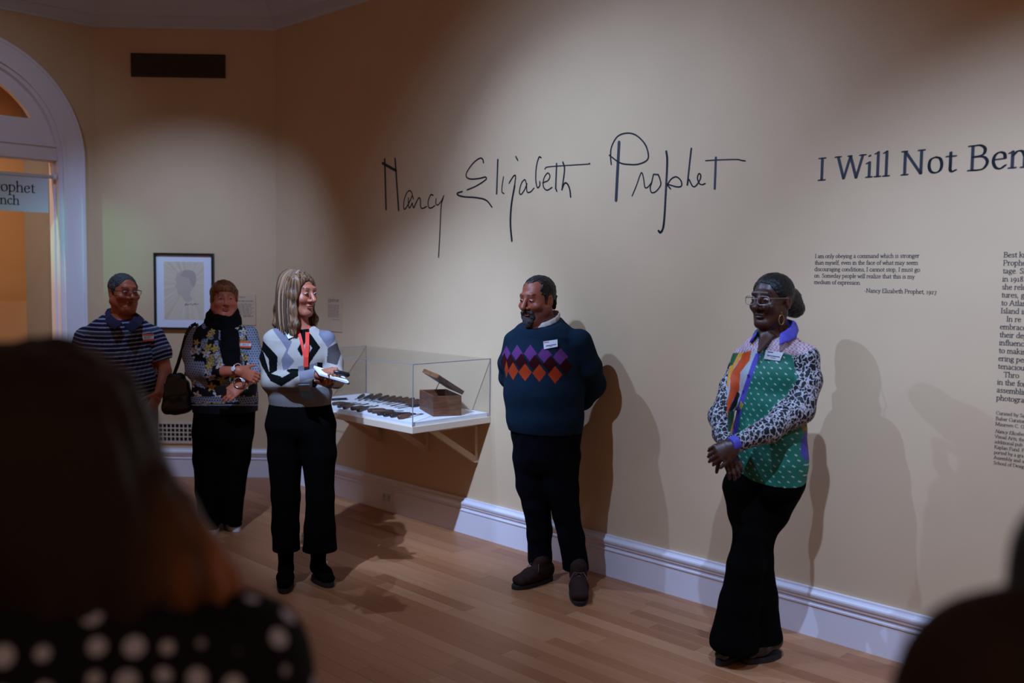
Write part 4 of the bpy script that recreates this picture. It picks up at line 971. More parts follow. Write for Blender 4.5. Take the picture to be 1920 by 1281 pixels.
def shoe(parent, heel, toe, top, m, sole_m, name='shoe', wd=0.044, ht=0.05, heel_h=0.0, toe_w=1.0, ank=0.042, sole_h=0.018, laces=None):
    heel, toe, top = np.asarray(heel, float), np.asarray(toe, float), np.asarray(top, float)
    f = unit((toe - heel) * [1, 1, 0]); lat = np.cross(Z, f); L = np.linalg.norm((toe - heel)[:2])
    hb = heel + f * wd * 0.85; tb = toe - f * wd * 0.9 * toe_w; mid = heel + f * L * 0.55
    F = Field(); zz = sole_h + heel_h
    F.chain([(hb + Z * (ht * 0.75 + zz), (wd * 0.84, ht * 0.85)), (mid + Z * (ht * 0.62 + sole_h + heel_h * 0.4), (wd * 0.95, ht * 0.72)), (tb + Z * (ht * 0.42 + sole_h), (wd * 0.95 * toe_w, ht * 0.52))], lat, 0.03)
    F.chain([(hb + f * 0.01 + Z * (ht + zz), (wd * 0.85, wd * 0.95)), (top, (ank, ank * 1.1))], lat, 0.03)
    F.plane(heel + Z * sole_h * 0.9, -Z)
    o = part(name, F, m, parent, 0.0045)
    P = []; n = 28
    for i in range(n):
        a = 2 * math.pi * i / n; ca, sa = math.cos(a), math.sin(a); t = (ca + 1) / 2
        wl = wd * (0.88 + (0.16 * math.sin(t * math.pi)) * (1 if t > 0.3 else 0.4)) * (toe_w if t > 0.6 else 1)
        P.append(heel + f * (L / 2 + L / 2 * np.sign(ca) * abs(ca) ** 0.7) + lat * wl * np.sign(sa) * abs(sa) ** 0.75 + Z * 0.001)
    w = MB(); w.prism(P, Z * (sole_h + 0.004))
    if heel_h > 0.005: pass
    w.build('sole', sole_m, o, bevel=0)
    if laces is not None:
        w = MB()
        for i in range(4):
            c0 = mid - f * (0.050 - 0.022 * i) + Z * (ht * 1.50 + sole_h - 0.008 * i + 0.004)
            w.tube([c0 - lat * 0.022 - Z * 0.008 + f * 0.008, c0 + Z * 0.003, c0 + lat * 0.022 - Z * 0.008 + f * 0.008], 0.0022, 5)
        c0 = mid - f * 0.045 + Z * (ht * 1.62 + sole_h)
        for q in (-1, 1): w.tube([c0, c0 + lat * q * 0.025 + Z * 0.008 + f * 0.01, c0 + lat * q * 0.045 - Z * 0.02 + f * 0.03, c0 + lat * q * 0.04 - Z * 0.045 + f * 0.035], 0.002, 5)
        w.build('laces', laces, o, smooth=True)
    return o
def front_z(o):
    """a function that gives the point where the view ray of a pixel first meets this garment"""
    from mathutils.bvhtree import BVHTree
    me = o.data; v = [Vector(x.co) for x in me.vertices]; t = BVHTree.FromPolygons(v, [tuple(p.vertices) for p in me.polygons])
    def hit(x, y, lift=0.004):
        d = Vector(ray(x, y)).normalized(); r = t.ray_cast(Vector(CAM), d)
        if r[0] is None: return None
        n = r[1] if r[1].dot(d) < 0 else -r[1]
        return np.array(r[0] + n * lift)
    return hit
def badge(name, hit, quad, parent, m, extras=(), lift=0.005, thick=0.0015):
    """a small card lying on a garment; quad = four pixel corners (tl, tr, br, bl); extras = bands (v0, v1, u0, u1, material)"""
    P = [hit(*q, lift) for q in quad]
    if any(p is None for p in P): return None
    n = unit(np.cross(P[1] - P[0], P[3] - P[0])); n = n if n @ (CAM - P[0]) > 0 else -n
    off = max(0.0, max(((h_ - P[0]) @ n) for h_ in (hit(sum(q[0] for q in quad) / 4, sum(q[1] for q in quad) / 4, lift), P[2])))
    P = [p + n * (off - (p - P[0]) @ n) for p in P]
    w = MB(); w.prism(P, n * thick); o = w.build(name, m, parent)
    B = lambda u, v, h: (P[0] * (1 - u) * (1 - v) + P[1] * u * (1 - v) + P[2] * u * v + P[3] * (1 - u) * v) + n * (thick + h)
    for nm, v0, v1, u0, u1, mm_ in extras:
        w = MB(); w.poly([B(u0, v0, 0.0004), B(u1, v0, 0.0004), B(u1, v1, 0.0004), B(u0, v1, 0.0004)], [(0, 1, 2, 3)]); w.build(nm, mm_, o)
    return o, B
def scribble(B, o, seed, m, u0, u1, v0, v1, n=5, wd=0.03):
    """hand-written marks on a sticker"""
    rr = random.Random(seed); polys = []
    for i in range(n):
        x0 = u0 + (u1 - u0) * i / n; x1 = x0 + (u1 - u0) / n * 0.72
        st = rr.choice([[(x0, v1), (x0, v0), (x1, v1), (x1, v0)], [(x0, v0), (x0, v1), (x1, v1)], [(x0, v1), ((x0 + x1) / 2, v0), (x1, v1)], [(x1, v0), (x0, (v0 + v1) / 2), (x1, v1)], [(x0, v1), (x0, v0), (x1, (v0 * 2 + v1) / 3), (x0, (v0 + v1) / 2), (x1, v1)]])
        sweep(polys, np.array(st), pen(wd * 0.8, wd * 1.6, 0, 6))
    w = MB()
    for q in polys: w.poly([B(u, v, 0.0007) for u, v in q], [tuple(range(len(q)))])
    link('handwriting', w.mesh('handwriting'), m, o)
M_CARD = mat('badge_card_white', (0.50, 0.48, 0.52), 0.6); M_RED = mat('badge_red', (0.62, 0.06, 0.03), 0.6); M_ORS = mat('sticker_orange', (0.70, 0.10, 0.035), 0.6)
M_BLK = mat('black_cloth', (0.0022, 0.0020, 0.0020), 1.0, spec=0.04); M_BLKLEATHER = mat('black_leather', (0.008, 0.008, 0.009), 0.4)
M_SILVER = mat('silver', (0.75, 0.75, 0.78), 0.25, metal=1.0); M_DARKSOLE = mat('dark_sole', (0.008, 0.007, 0.007), 0.7)
def hairmat(name, c0, c1, scale=(60, 60, 4), rough=0.45):
    m = bpy.data.materials.new(name); m.use_nodes = True; nt = m.node_tree; b = nt.nodes['Principled BSDF']; b.inputs['Roughness'].default_value = rough; b.inputs['Specular IOR Level'].default_value = 0.3
    tc = nt.nodes.new('ShaderNodeTexCoord'); mp_ = nt.nodes.new('ShaderNodeMapping'); mp_.inputs['Scale'].default_value = scale; nt.links.new(tc.outputs['Object'], mp_.inputs[0])
    n = nt.nodes.new('ShaderNodeTexNoise'); n.inputs['Scale'].default_value = 2.0; n.inputs['Detail'].default_value = 4; nt.links.new(mp_.outputs[0], n.inputs['Vector'])
    r = nt.nodes.new('ShaderNodeValToRGB'); r.color_ramp.elements[0].position = 0.36; r.color_ramp.elements[0].color = (*c0, 1); r.color_ramp.elements[1].position = 0.66; r.color_ramp.elements[1].color = (*c1, 1)
    nt.links.new(n.outputs[0], r.inputs[0]); nt.links.new(r.outputs[0], b.inputs['Base Color'])
    bp_ = nt.nodes.new('ShaderNodeBump'); bp_.inputs['Strength'].default_value = 0.7; bp_.inputs['Distance'].default_value = 0.004; nt.links.new(n.outputs[0], bp_.inputs['Height']); nt.links.new(bp_.outputs[0], b.inputs['Normal'])
    return m
def strands(name, paths, r, m, parent, label=None):
    w = MB()
    for P in paths: w.tube(P, [r * 0.6, r, r, r * 0.25][:len(P)] if len(P) == 4 else [r] * (len(P) - 1) + [r * 0.25], 4, cap=False)
    o = w.build(name, m, parent, smooth=True); o['kind'] = 'stuff'; return o
SKIN = mat_vcol('skin_fair', 0.48, spec=0.4); SKIN2 = mat_vcol('skin_dark', 0.42, spec=0.4)
FAIR = (0.52, 0.165, 0.092); LIPF = (0.40, 0.11, 0.095); BROWF = (0.05, 0.025, 0.018)

# ---------------------------------------------------------------- woman with the red lanyard
p = Px(5.0); phi = 0.10; wv = np.array([math.cos(phi), math.sin(phi), 0])
who = empty('person', (p(565, 1100)[0], p(565, 1100)[1], 0), 'woman in zigzag sweater with red lanyard, looking right and holding a notebook', 'person', 'standing speakers and staff')
H = Head(p(561, 551), 1.0, 0.06, 0.99)
top = Field()
top.chain([p.n(562, 622, 34, 20), p.n(561, 640, 56, 30), p.n(560, 668, 57, 35), p.n(561, 705, 55, 36), p.n(563, 738, 57, 38), p.n(563, 766, 57, 37)], wv, 0.03)
top.chain([p.n(513, 638, 20, 22, 0.0), p.n(508, 680, 20, 22, 0.0), p.n(511, 716, 19, 20, -0.04), p.n(548, 716, 17, 17, -0.13), p.n(594, 704, 13.5, 13, -0.21)], wv, 0.025)
top.chain([p.n(611, 638, 18, 21, 0.02), p.n(624, 680, 18, 20, 0.02), p.n(630, 712, 15, 16, -0.04), p.n(614, 716, 12, 12, -0.17)], wv, 0.025)
sweater = Field().add(top); sweater.plane(p(563, 758), (0, 0.03, -1)).plane(p(561, 613), (0.0, -0.25, 1)).plane(p(596, 703, -0.21), unit(np.array([1, -0.35, 0.1])), 0.10)
leg = Field()
leg.chain([p.n(563, 745, 55, 36), p.n(563, 795, 66, 41)], wv, 0.04)
leg.chain([p.n(540, 800, 40, 39), p.n(534, 850, 32, 34), p.n(536, 930, 26.5, 28), p.n(536, 990, 25.5, 28), p.n(537, 1036, 26, 29)], wv, 0.02)
leg.chain([p.n(590, 800, 40, 39), p.n(598, 850, 32, 34), p.n(600, 930, 26, 28), p.n(599, 990, 29, 29), p.n(600, 1034, 33, 32)], wv, 0.02)
trous = Field().add(leg); trous.plane(p(560, 1031), -Z)
body = Field(); body.add(top, -0.020).add(leg, -0.034); add_head(body, H, nose=1.05)
body.cap(H.w(0, -0.02, -0.06), p(561, 620, 0.01), (0.052, 0.055), (0.058, 0.055), wv, 0.03)
wr = p(597, 702, -0.215); body.cap(p(575, 710, -0.17), wr, 0.026, 0.022, wv, 0.01)
add_hand(body, wr, p(625, 692, -0.26) - wr, (0.15, -0.35, 0.9), 1, (0.35, 0.9, 0.7), 0.95, thumb=(0.7, 0.6, -0.3))
wr2 = p(612, 715, -0.19); body.cap(p(625, 714, -0.08), wr2, 0.024, 0.022, wv, 0.01)
add_hand(body, wr2, p(622, 716, -0.30) - wr2, (0.1, 0.3, -0.9), -1, (0.25, 0.5, 0.4), 0.95)
zst = [(0.55, 0.010), (1.0, 0.006)]
body.plane((0, 0, 0.30), -Z)
part('body', body, SKIN, who, 0.0034, zst, tint=lambda V: skin_tint(V, H, FAIR, (0.42, 0.10, 0.06), BROWF, blush=(0.60, 0.14, 0.085)), dye=0.62)
eyes(H, who, 0.0)
POL = lambda pts: [(440 + x / 4.003, 480 + y / 4.003) for x, y in pts]
def tint_w3(V):
    t = tint_of(len(V), srgb(196, 186, 176)); x, y = px_of(V)
    BLU, BLK, GR = srgb(132, 130, 146), (0.003, 0.003, 0.003), srgb(138, 132, 132)
    def fill(pts, c_): t[inpoly(x, y, POL(pts)), :3] = c_
    fill([(285, 470), (345, 460), (330, 540), (430, 640), (395, 730), (450, 790), (400, 850), (365, 860), (350, 780), (390, 700), (350, 640), (290, 560)], BLU)
    fill([(640, 520), (760, 560), (750, 640), (700, 690), (630, 590)], BLU); fill([(700, 690), (790, 640), (800, 730), (770, 820), (690, 800)], srgb(88, 80, 80))
    fill([(570, 585), (643, 688), (550, 825), (520, 790), (582, 690), (530, 625), (520, 560)], BLK); fill([(470, 700), (505, 640), (520, 700), (505, 760)], BLK)
    fill([(450, 500), (560, 480), (560, 600), (520, 670), (480, 600)], BLK)
    arm = (V @ np.array([0, 1.0, 0])) < 99
    fill([(180, 630), (215, 640), (322, 755), (318, 860), (262, 890), (255, 775), (215, 720), (180, 690)], BLK)
    fill([(180, 690), (215, 722), (262, 880), (350, 905), (400, 850), (478, 845), (478, 900), (350, 980), (270, 940), (205, 830), (180, 760)], BLK)
    fill([(330, 890), (385, 860), (415, 880), (355, 915)], srgb(196, 186, 176))
    fill([(585, 925), (640, 940), (600, 1000), (580, 990)], BLK)
    t[y > 480 + 985 / 4.003, :3] = GR; fill([(474, 830), (640, 800), (640, 905), (490, 945)], srgb(142, 138, 150))
    fill([(618, 800), (660, 800), (660, 900), (630, 895)], BLK)
    return t
KNIT = mat_vcol('knit_wool', 0.95, spec=0.1, bump=(420, 0.25))
sw = part('sweater', sweater, KNIT, who, 0.0032, noise=folds(0.0035, 9, 16), tint=tint_w3, dye=0.62, label='beige, grey and black zigzag knit sweater')
part('trousers', trous, M_BLK, who, 0.006, noise=folds(0.003, 9, 6))
for (hx, hy), (tx, ty), (ax, ay) in (((537, 1086), (533, 1115), (538, 1032)), ((590, 1083), (621, 1103), (598, 1032))):
    hl, tl = on_z(hx, hy), on_z(tx, ty); shoe(who, hl, tl, np.array([*((hl * 0.75 + tl * 0.25)[:2]), 0.24]), M_BLK, M_DARKSOLE, 'ankle_boot', 0.044, 0.05, 0.012, 0.9, 0.05, 0.02)
h = Field(); S = H.s
h.ell(H.w(0, -0.016, 0.040), np.array([0.085, 0.104, 0.088]) * S, H.M, 0.02)
h.chain([(H.w(0.060, 0.030, 0.075), (0.026, 0.032)), (H.w(0.078, 0.016, 0.00), (0.018, 0.044)), (H.w(0.079, 0.014, -0.09), (0.018, 0.048)), (H.w(0.082, 0.036, -0.165), (0.016, 0.048)), (H.w(0.084, 0.046, -0.215), (0.007, 0.032))], H.M[:, 0], 0.03)
h.chain([(H.w(-0.066, 0.0, 0.05), (0.014, 0.03)), (H.w(-0.070, 0.0, -0.05), (0.014, 0.034)), (H.w(-0.072, 0.03, -0.14), (0.015, 0.038)), (H.w(-0.074, 0.045, -0.20), (0.007, 0.028))], H.M[:, 0], 0.03)
h.chain([(H.w(0, -0.08, 0.02), (0.075, 0.035)), (H.w(0, -0.095, -0.09), (0.08, 0.032)), (H.w(0.0, -0.10, -0.17), (0.08, 0.026)), (H.w(0, -0.10, -0.20), (0.06, 0.010))], H.M[:, 0], 0.03)
h.ell(H.w(0, 0.085, -0.045), np.array([0.061, 0.075, 0.105]) * S, H.M, 0.02, -1)
h.ell(H.w(0.012, 0.11, 0.045), np.array([0.045, 0.045, 0.045]) * S, H.M, 0.02, -1)
part('hair', h, hairmat('hair_streaked_blonde', (0.022, 0.010, 0.0055), (0.20, 0.095, 0.044), (62, 62, 2.2), 0.55), who, 0.0034, noise=lambda x, y, z: 0.0022 * vnoise(x * 130 + z * 10, y * 130, z * 2.5), label='shoulder-length streaked brown and blonde hair')
srng = random.Random(2); PL, PD = [], []
for i in range(150):
    y0 = -0.105 + 0.150 * i / 149; e_ = srng.uniform(-0.004, 0.004); k = srng.uniform(0.8, 1.0)
    sx_ = math.sqrt(max(0.02, 1 - ((y0 + 0.02) / 0.115) ** 2)); o0 = 0.004
    P_ = [H.w(0.018, y0 * 0.62 - 0.012, 0.128), H.w(0.062 * sx_ + o0, y0 * 0.9 - 0.008, 0.098), H.w(0.092 * sx_ + o0, y0, 0.035), H.w(0.101 * sx_ + 0.002 + e_, y0 + 0.004, -0.05), H.w(0.104 * sx_ + 0.002 + e_, y0 + 0.016, -0.13), H.w(0.100 * sx_ + e_ * 2, y0 + 0.028, -0.225 * k)]
    P_ = list(cr_spline(np.array(P_), 3)); (PL if srng.random() < 0.45 else PD).append(P_)
strands('hair_strands', PL, 0.0020, mat('hair_strand_blonde', (0.30, 0.16, 0.082), 0.5), who); strands('hair_strands', PD, 0.0022, mat('hair_strand_brown', (0.045, 0.024, 0.014), 0.5), who)
hit = front_z(sw)
LZ = lambda x, y, l=0.007: hit(440 + x / 4.003, 480 + y / 4.003, l)
M_LAN = mat('lanyard_red', (0.66, 0.035, 0.018), 0.7)
def ribbon(name, left, right, m, parent, f, lift=0.006, thick=0.0015):
    A_, B_ = [f(*q, lift) for q in left], [f(*q, lift) for q in right]; w = MB()
    for i in range(len(A_) - 1):
        q = [A_[i], B_[i], B_[i + 1], A_[i + 1]]
        if any(v is None for v in q): continue
        n = unit(CAM - A_[i]); w.hexa(q, [v + n * thick for v in q])
    return w.build(name, m, parent)
lan = ribbon('lanyard', [(452, 530), (470, 580), (490, 650), (508, 720), (518, 770), (514, 830)], [(472, 530), (494, 580), (512, 650), (526, 720), (548, 770), (550, 830)], M_LAN, who, LZ, 0.010)
ribbon('lanyard_strap', [(530, 530), (530, 600), (528, 680), (520, 760), (516, 830)], [(562, 530), (558, 600), (556, 680), (552, 760), (550, 830)], M_LAN, lan, LZ, 0.013)
badge('name_badge', lambda x, y, l: hit(x, y, l), [(534, 624.5), (548, 619.5), (553.5, 631.5), (541.5, 637)], who, M_CARD)
hb = lambda x, y, l=0.03: (hit(x, y, l))
rb_ = badge('id_card', hb, [(565, 716), (584, 714.5), (585.5, 740), (566, 743)], who, mat('id_card_blue', (0.22, 0.36, 0.52), 0.35), (('photo_area', 0.08, 0.4, 0.12, 0.88, mat('id_card_grey', (0.34, 0.36, 0.42), 0.4)), ('blue_band', 0.45, 0.98, 0.02, 0.98, mat('id_band_blue', (0.12, 0.34, 0.60), 0.4))), lift=0.03)
if rb_:
    o_, B_ = rb_; w = MB()
    for q in text_polys('RISD', 0.38, 0.06, 0.0, weight=1.3, seg=4, n=6): w.poly([B_(u * 0.98, 0.86 - v * 0.75, 0.0007) for u, v in q], [tuple(range(len(q)))])
    link('lettering', w.mesh('lettering'), M_CARD, o_)
# notebook and phone in her hands
nb = empty('notebook', p(615, 712, -0.28), 'open white notepad held by the woman with the red lanyard', 'notebook')
a_, b2, c2 = p(599, 704, -0.335), p(653, 720, -0.30), p(640, 705, -0.15)
ex, ey = b2 - a_, (c2 - b2); nn = unit(np.cross(ex, ey)); nn = nn if nn[2] > 0 else -nn
w = MB(); w.box(a_, ex, ey, nn * 0.011); w.build('pages', mat('paper_white', (0.80, 0.80, 0.86), 0.7), nb, bevel=0.001)
w = MB(); w.box(a_ - nn * 0.003, ex, ey, nn * 0.0025); w.build('back_cover', mat('notebook_cover', (0.05, 0.05, 0.06), 0.6), nb)
w = MB(); w.tube([b2 + nn * 0.003, b2 + ey + nn * 0.003], 0.007, 10); w.build('spiral_binding', mat('wire_grey', (0.30, 0.30, 0.33), 0.3, metal=0.8), nb, smooth=True)
w = MB(); k1 = p(624, 703, -0.29); k2 = p(651, 709, -0.25); u = unit(k2 - k1); v = unit(np.cross(nn, u))
w.tube([k1 + nn * 0.016, k1 * 0.6 + k2 * 0.4 + nn * 0.017, k2 + nn * 0.017, k2 + u * 0.008 + nn * 0.016], [0.009, 0.013, 0.013, 0.005], 10)
tag(w.build('handheld_recorder', M_BLKLEATHER, smooth=True), 'small black handheld device lying on the white notepad', 'device')

# ---------------------------------------------------------------- man in the diamond-pattern sweater
p = Px(5.12); phi = -0.5; wv = np.array([math.cos(phi), math.sin(phi), 0])
who = empty('person', (p(1030, 1090)[0], p(1030, 1090)[1], 0), 'bearded man in navy diamond-pattern sweater, hands behind his back', 'person', 'standing speakers and staff')
H = Head(p(1007, 562), -0.72, 0.13, 1.06)
top = Field()
top.chain([p.n(1020, 612, 40, 30, 0.02), p.n(1019, 636, 66, 42, 0.01), p.n(1017, 680, 74, 56), p.n(1019, 735, 76, 63), p.n(1022, 785, 74, 62), p.n(1025, 818, 70, 56)], wv, 0.03)
top.chain([p.n(967, 640, 22, 24, 0.09), p.n(955, 680, 20, 22, 0.11), p.n(954, 708, 17, 19, 0.14), p.n(1000, 768, 15, 15, 0.28)], wv, 0.025)
top.chain([p.n(1085, 642, 25, 27, -0.06), p.n(1104, 690, 24, 26, -0.02), p.n(1113, 722, 23, 24, 0.05), p.n(1092, 750, 20, 20, 0.14), p.n(1045, 775, 15, 15, 0.24)], wv, 0.025)
sweater = Field().add(top); sweater.plane(p(1025, 808), (0, 0, -1)).plane(p(1012, 606), (-0.25, -0.30, 1)).plane(p(1022, 772, 0.26), unit(np.array([0.3, 0.9, -0.2])), 0.10)
leg = Field()
leg.chain([p.n(1024, 796, 71, 59), p.n(1023, 850, 64, 54)], wv, 0.04)
leg.chain([p.n(1002, 860, 42, 44, 0.03), p.n(1002, 910, 34, 36, 0.03), p.n(1006, 945, 26, 30, 0.02), p.n(1011, 1000, 24, 26, 0.03), p.n(1013, 1046, 24, 24, 0.03)], wv, 0.02)
leg.chain([p.n(1046, 860, 42, 44, -0.02), p.n(1052, 915, 31, 36, -0.04), p.n(1061, 960, 24.5, 28, -0.05), p.n(1072, 1010, 24, 26, -0.05), p.n(1080, 1080, 24, 24, -0.05)], wv, 0.02)
trous = Field().add(leg); trous.plane(on_z(1030, 1090) + Z * 0.085, -Z)
body = Field(); body.add(top, -0.026).add(leg, -0.024); add_head(body, H, fat=0.008, jaw=1.15, nose=1.12)
body.cap(H.w(0, -0.02, -0.06), p(1018, 622, 0.02), (0.064, 0.066), (0.070, 0.066), wv, 0.03)
wr = p(1035, 780, 0.27); body.cap(p(1060, 768, 0.22), wr, 0.03, 0.026, wv, 0.01); add_hand(body, wr, np.array([-0.8, 0.1, -0.5]), (0.2, 1, 0.1), 1, 0.5, 1.0)
wr = p(1012, 780, 0.31); body.cap(p(990, 765, 0.27), wr, 0.03, 0.026, wv, 0.01); add_hand(body, wr, np.array([0.7, 0.1, -0.55]), (0.1, 1, 0.1), -1, 0.5, 1.0)
def stub(t, L):
    x, y, z = np.abs(L[:, 0]), L[:, 1], L[:, 2]
    m = np.clip(1.6 * ((z < -0.035) & (z > -0.125) & (y > -0.03)) * 1.0, 0, 1) * ((x > 0.03) | (z < -0.07))
    t[:, :3] = t[:, :3] * (1 - 0.45 * m[:, None]) + np.array([0.07, 0.045, 0.04]) * 0.45 * m[:, None]
body.plane((0, 0, 0.30), -Z)
part('body', body, SKIN, who, 0.0034, zst, tint=lambda V: skin_tint(V, H, (0.52, 0.135, 0.068), (0.34, 0.07, 0.045), (0.015, 0.01, 0.01), stub, blush=(0.60, 0.115, 0.07)), dye=0.52)
eyes(H, who, 0.1)
PM = lambda x, y: (890 + x / 4.003, 490 + y / 4.003)
def tint_m4(V):
    t = tint_of(len(V), srgb(26, 47, 66)); x, y = px_of(V); x = (x - 890) * 4.003; y = (y - 490) * 4.003
    front = (V - p(1020, 700)) @ np.array([math.sin(phi), -math.cos(phi), 0]) > -0.05
    for lst, c_ in (([(238, 700, 34), (319, 692, 42), (418, 692, 49), (526, 703, 54), (645, 718, 58)], srgb(122, 64, 136)),
                    ([(222, 752, 28), (268, 760, 36), (350, 757, 51), (452, 768, 52), (567, 775, 57), (684, 792, 52)], srgb(62, 12, 20)),
                    ([(238, 812, 14), (288, 825, 40), (378, 833, 50), (485, 840, 52), (604, 852, 54)], srgb(206, 72, 34))):
        for cx_, cy_, hw in lst: t[front & (np.abs(x - cx_) / hw + np.abs(y - cy_) / 66 < 1), :3] = c_
    return t
sw = part('sweater', sweater, KNIT, who, 0.0032, noise=folds(0.004, 7, 12), tint=tint_m4, dye=0.55, label='navy sweater with purple, maroon and orange diamonds')
part('trousers', trous, mat('dark_denim', (0.0026, 0.0030, 0.0055), 0.95, spec=0.06), who, 0.005, noise=folds(0.006, 8, 11))
cf = Field(); cf.chain([(on_z(1013, 1086) + Z * 0.10, (0.064, 0.064)), (on_z(1013, 1086) + Z * 0.112, (0.064, 0.064))], wv, 0.005)
M_SUEDE = mat('brown_suede', (0.026, 0.011, 0.008), 0.85, noise=(40, 0.2, (1, 1, 1)), spec=0.15); M_LACE = mat('brown_lace', (0.12, 0.065, 0.045), 0.8)
for (hx, hy), (tx, ty), (ax, ay) in (((1034, 1085), (962, 1106), (1014, 1050)), ((1083, 1092), (1087, 1138), (1081, 1075))):
    hl, tl = on_z(hx, hy), on_z(tx, ty); tt = hl * 0.72 + tl * 0.28; shoe(who, hl, tl, np.array([tt[0], tt[1], 0.12]), M_SUEDE, M_DARKSOLE, 'suede_shoe', 0.050, 0.055, 0.0, 1.0, 0.046, 0.016, M_LACE)
cl = Field(); cc = p(1020, 604, 0.015)
for i in range(16):
    a, b = 2 * math.pi * i / 16, 2 * math.pi * (i + 1) / 16
    q = lambda t: cc + np.array([0.083 * math.cos(t), 0.082 * math.sin(t), 0.012]) + Z * (0.030 * math.sin(t + 0.5) + 0.012 * math.cos(t))
    cl.cap(q(a), q(b), (0.005, 0.017), (0.005, 0.017), np.array([math.cos(a), math.sin(a), 0]), 0.004)
part('shirt_collar', cl, mat('white_shirt', (0.62, 0.56, 0.52), 0.8), who, 0.003, label='white shirt collar showing above the sweater')
S = H.s; h = Field(); h.ell(H.w(0, -0.022, 0.040), np.array([0.081, 0.099, 0.084]) * S, H.M, 0.02)
h.chain([(H.w(0, -0.10, 0.0), (0.055, 0.02)), (H.w(0, -0.092, -0.055), (0.05, 0.012))], H.M[:, 0], 0.02)
for q in (-1, 1): h.cap(H.w(q * 0.074, 0.008, 0.03), H.w(q * 0.074, 0.012, -0.03), (0.006, 0.018), (0.003, 0.010), H.M[:, 0], 0.01)
h.ell(H.w(0, 0.085, 0.015), np.array([0.068, 0.088, 0.080]) * S, H.M, 0.012, -1)
for q in (-1, 1): h.ell(H.w(q * 0.042, 0.075, 0.085), np.array([0.028, 0.055, 0.03]) * S, H.M, 0.012, -1); h.ell(H.w(q * 0.08, -0.012, -0.02), np.array([0.03, 0.028, 0.042]) * S, H.M, 0.008, -1)
part('hair', h, hairmat('hair_black', (0.004, 0.003, 0.003), (0.016, 0.012, 0.011), (60, 60, 60), 0.5), who, 0.0032, noise=lambda x, y, z: 0.003 * vnoise(x * 110, y * 110, z * 110), label='short receding black hair')
bd = Field()
for q in (-1, 1):
    bd.chain([(H.w(0, 0.094, -0.047), (0.010, 0.007)), (H.w(q * 0.028, 0.086, -0.056), (0.009, 0.008)), (H.w(q * 0.031, 0.080, -0.078), (0.010, 0.010)), (H.w(q * 0.020, 0.078, -0.100), (0.014, 0.014)), (H.w(0, 0.080, -0.108), (0.018, 0.018))], H.M[:, 0], 0.014)
bd.chain([(H.w(0, 0.087, -0.086), (0.015, 0.010)), (H.w(0, 0.084, -0.122), (0.020, 0.014))], H.M[:, 0], 0.014)
part('beard', bd, hairmat('beard_grizzled', (0.006, 0.005, 0.005), (0.07, 0.06, 0.06), (90, 90, 60), 0.7), who, 0.0028, noise=lambda x, y, z: 0.002 * vnoise(x * 160, y * 160, z * 120), label='dark grizzled goatee and moustache')
hit = front_z(sw)
badge('name_badge', hit, [PM(517, 605), PM(621, 588), PM(624, 648), PM(522, 664)], who, M_CARD, (('red_mark', 0.10, 0.24, 0.03, 0.40, M_RED), ('name_line', 0.60, 0.72, 0.16, 0.90, M_GREYTXT), ('small_line', 0.80, 0.86, 0.38, 0.62, M_GREYTXT)))

# ---------------------------------------------------------------- woman in the patchwork shirt
p = Px(4.08); phi = -0.6; wv = np.array([math.cos(phi), math.sin(phi), 0])
who = empty('person', (p(1405, 1240)[0], p(1405, 1240)[1], 0), 'woman in colourful patchwork shirt and clear glasses, hands clasped in front', 'person', 'standing speakers and staff')
H = Head(p(1446, 564), -0.86, 0.02, 1.0)
top = Field()
top.chain([p.n(1450, 630, 36, 24, 0.02), p.n(1449, 660, 60, 40, 0.01), p.n(1448, 705, 62, 48), p.n(1446, 760, 62, 50), p.n(1442, 815, 68, 54), p.n(1438, 860, 75, 58), p.n(1436, 895, 76, 58)], wv, 0.03)
top.chain([p.n(1392, 672, 20, 22, 0.08), p.n(1371, 725, 20, 22, 0.06), p.n(1352, 782, 22, 24, 0.0), p.n(1356, 812, 18, 19, -0.08), p.n(1364, 836, 14, 14, -0.17)], wv, 0.025)
top.chain([p.n(1510, 672, 27, 29, -0.06), p.n(1514, 715, 26, 29, -0.08), p.n(1500, 766, 25, 27, -0.12), p.n(1440, 806, 22, 22, -0.20), p.n(1378, 833, 15, 15, -0.26)], wv, 0.025)
shirt = Field().add(top)
shirt.plane(p(1440, 882), unit(np.array([-0.05, 0.30, -1]))).plane(p(1446, 623), (-0.2, -0.45, 1)).plane(p(1372, 835, -0.25), unit(np.array([-1, -0.6, -0.25])), 0.09)
shirt.ell(p(1425, 640, -0.11), (0.030, 0.045, 0.075), k=0.01, op=-1)
leg = Field()
leg.chain([p.n(1440, 840, 70, 54), p.n(1435, 900, 72, 56)], wv, 0.04)
leg.chain([p.n(1400, 915, 46, 48, 0.0), p.n(1402, 960, 36, 40, -0.02), p.n(1405, 1000, 28, 34, -0.05), p.n(1398, 1060, 33, 36, -0.05), p.n(1388, 1130, 38, 40, -0.04), p.n(1376, 1205, 45, 44, -0.04), p.n(1376, 1232, 44, 44, -0.04)], wv, 0.02)
leg.chain([p.n(1460, 915, 44, 48, 0.03), p.n(1440, 960, 38, 42, 0.02), p.n(1423, 1002, 28, 34, 0.0), p.n(1417, 1050, 32, 35, 0.03), p.n(1419, 1120, 39, 40, 0.05), p.n(1421, 1200, 46, 44, 0.06), p.n(1424, 1235, 43, 43, 0.06)], wv, 0.02)
leg.chain([p.n(1480, 850, 30, 30, 0.03), p.n(1488, 906, 23, 30, 0.03)], wv, 0.02)
trous = Field().add(leg); trous.plane(on_z(1400, 1240) + Z * 0.078, unit(np.array([0.0, 0.12, -1])))
body = Field(); body.add(top, -0.020).add(leg, -0.040); add_head(body, H, fat=0.002, nose=1.15, lips=1.12)
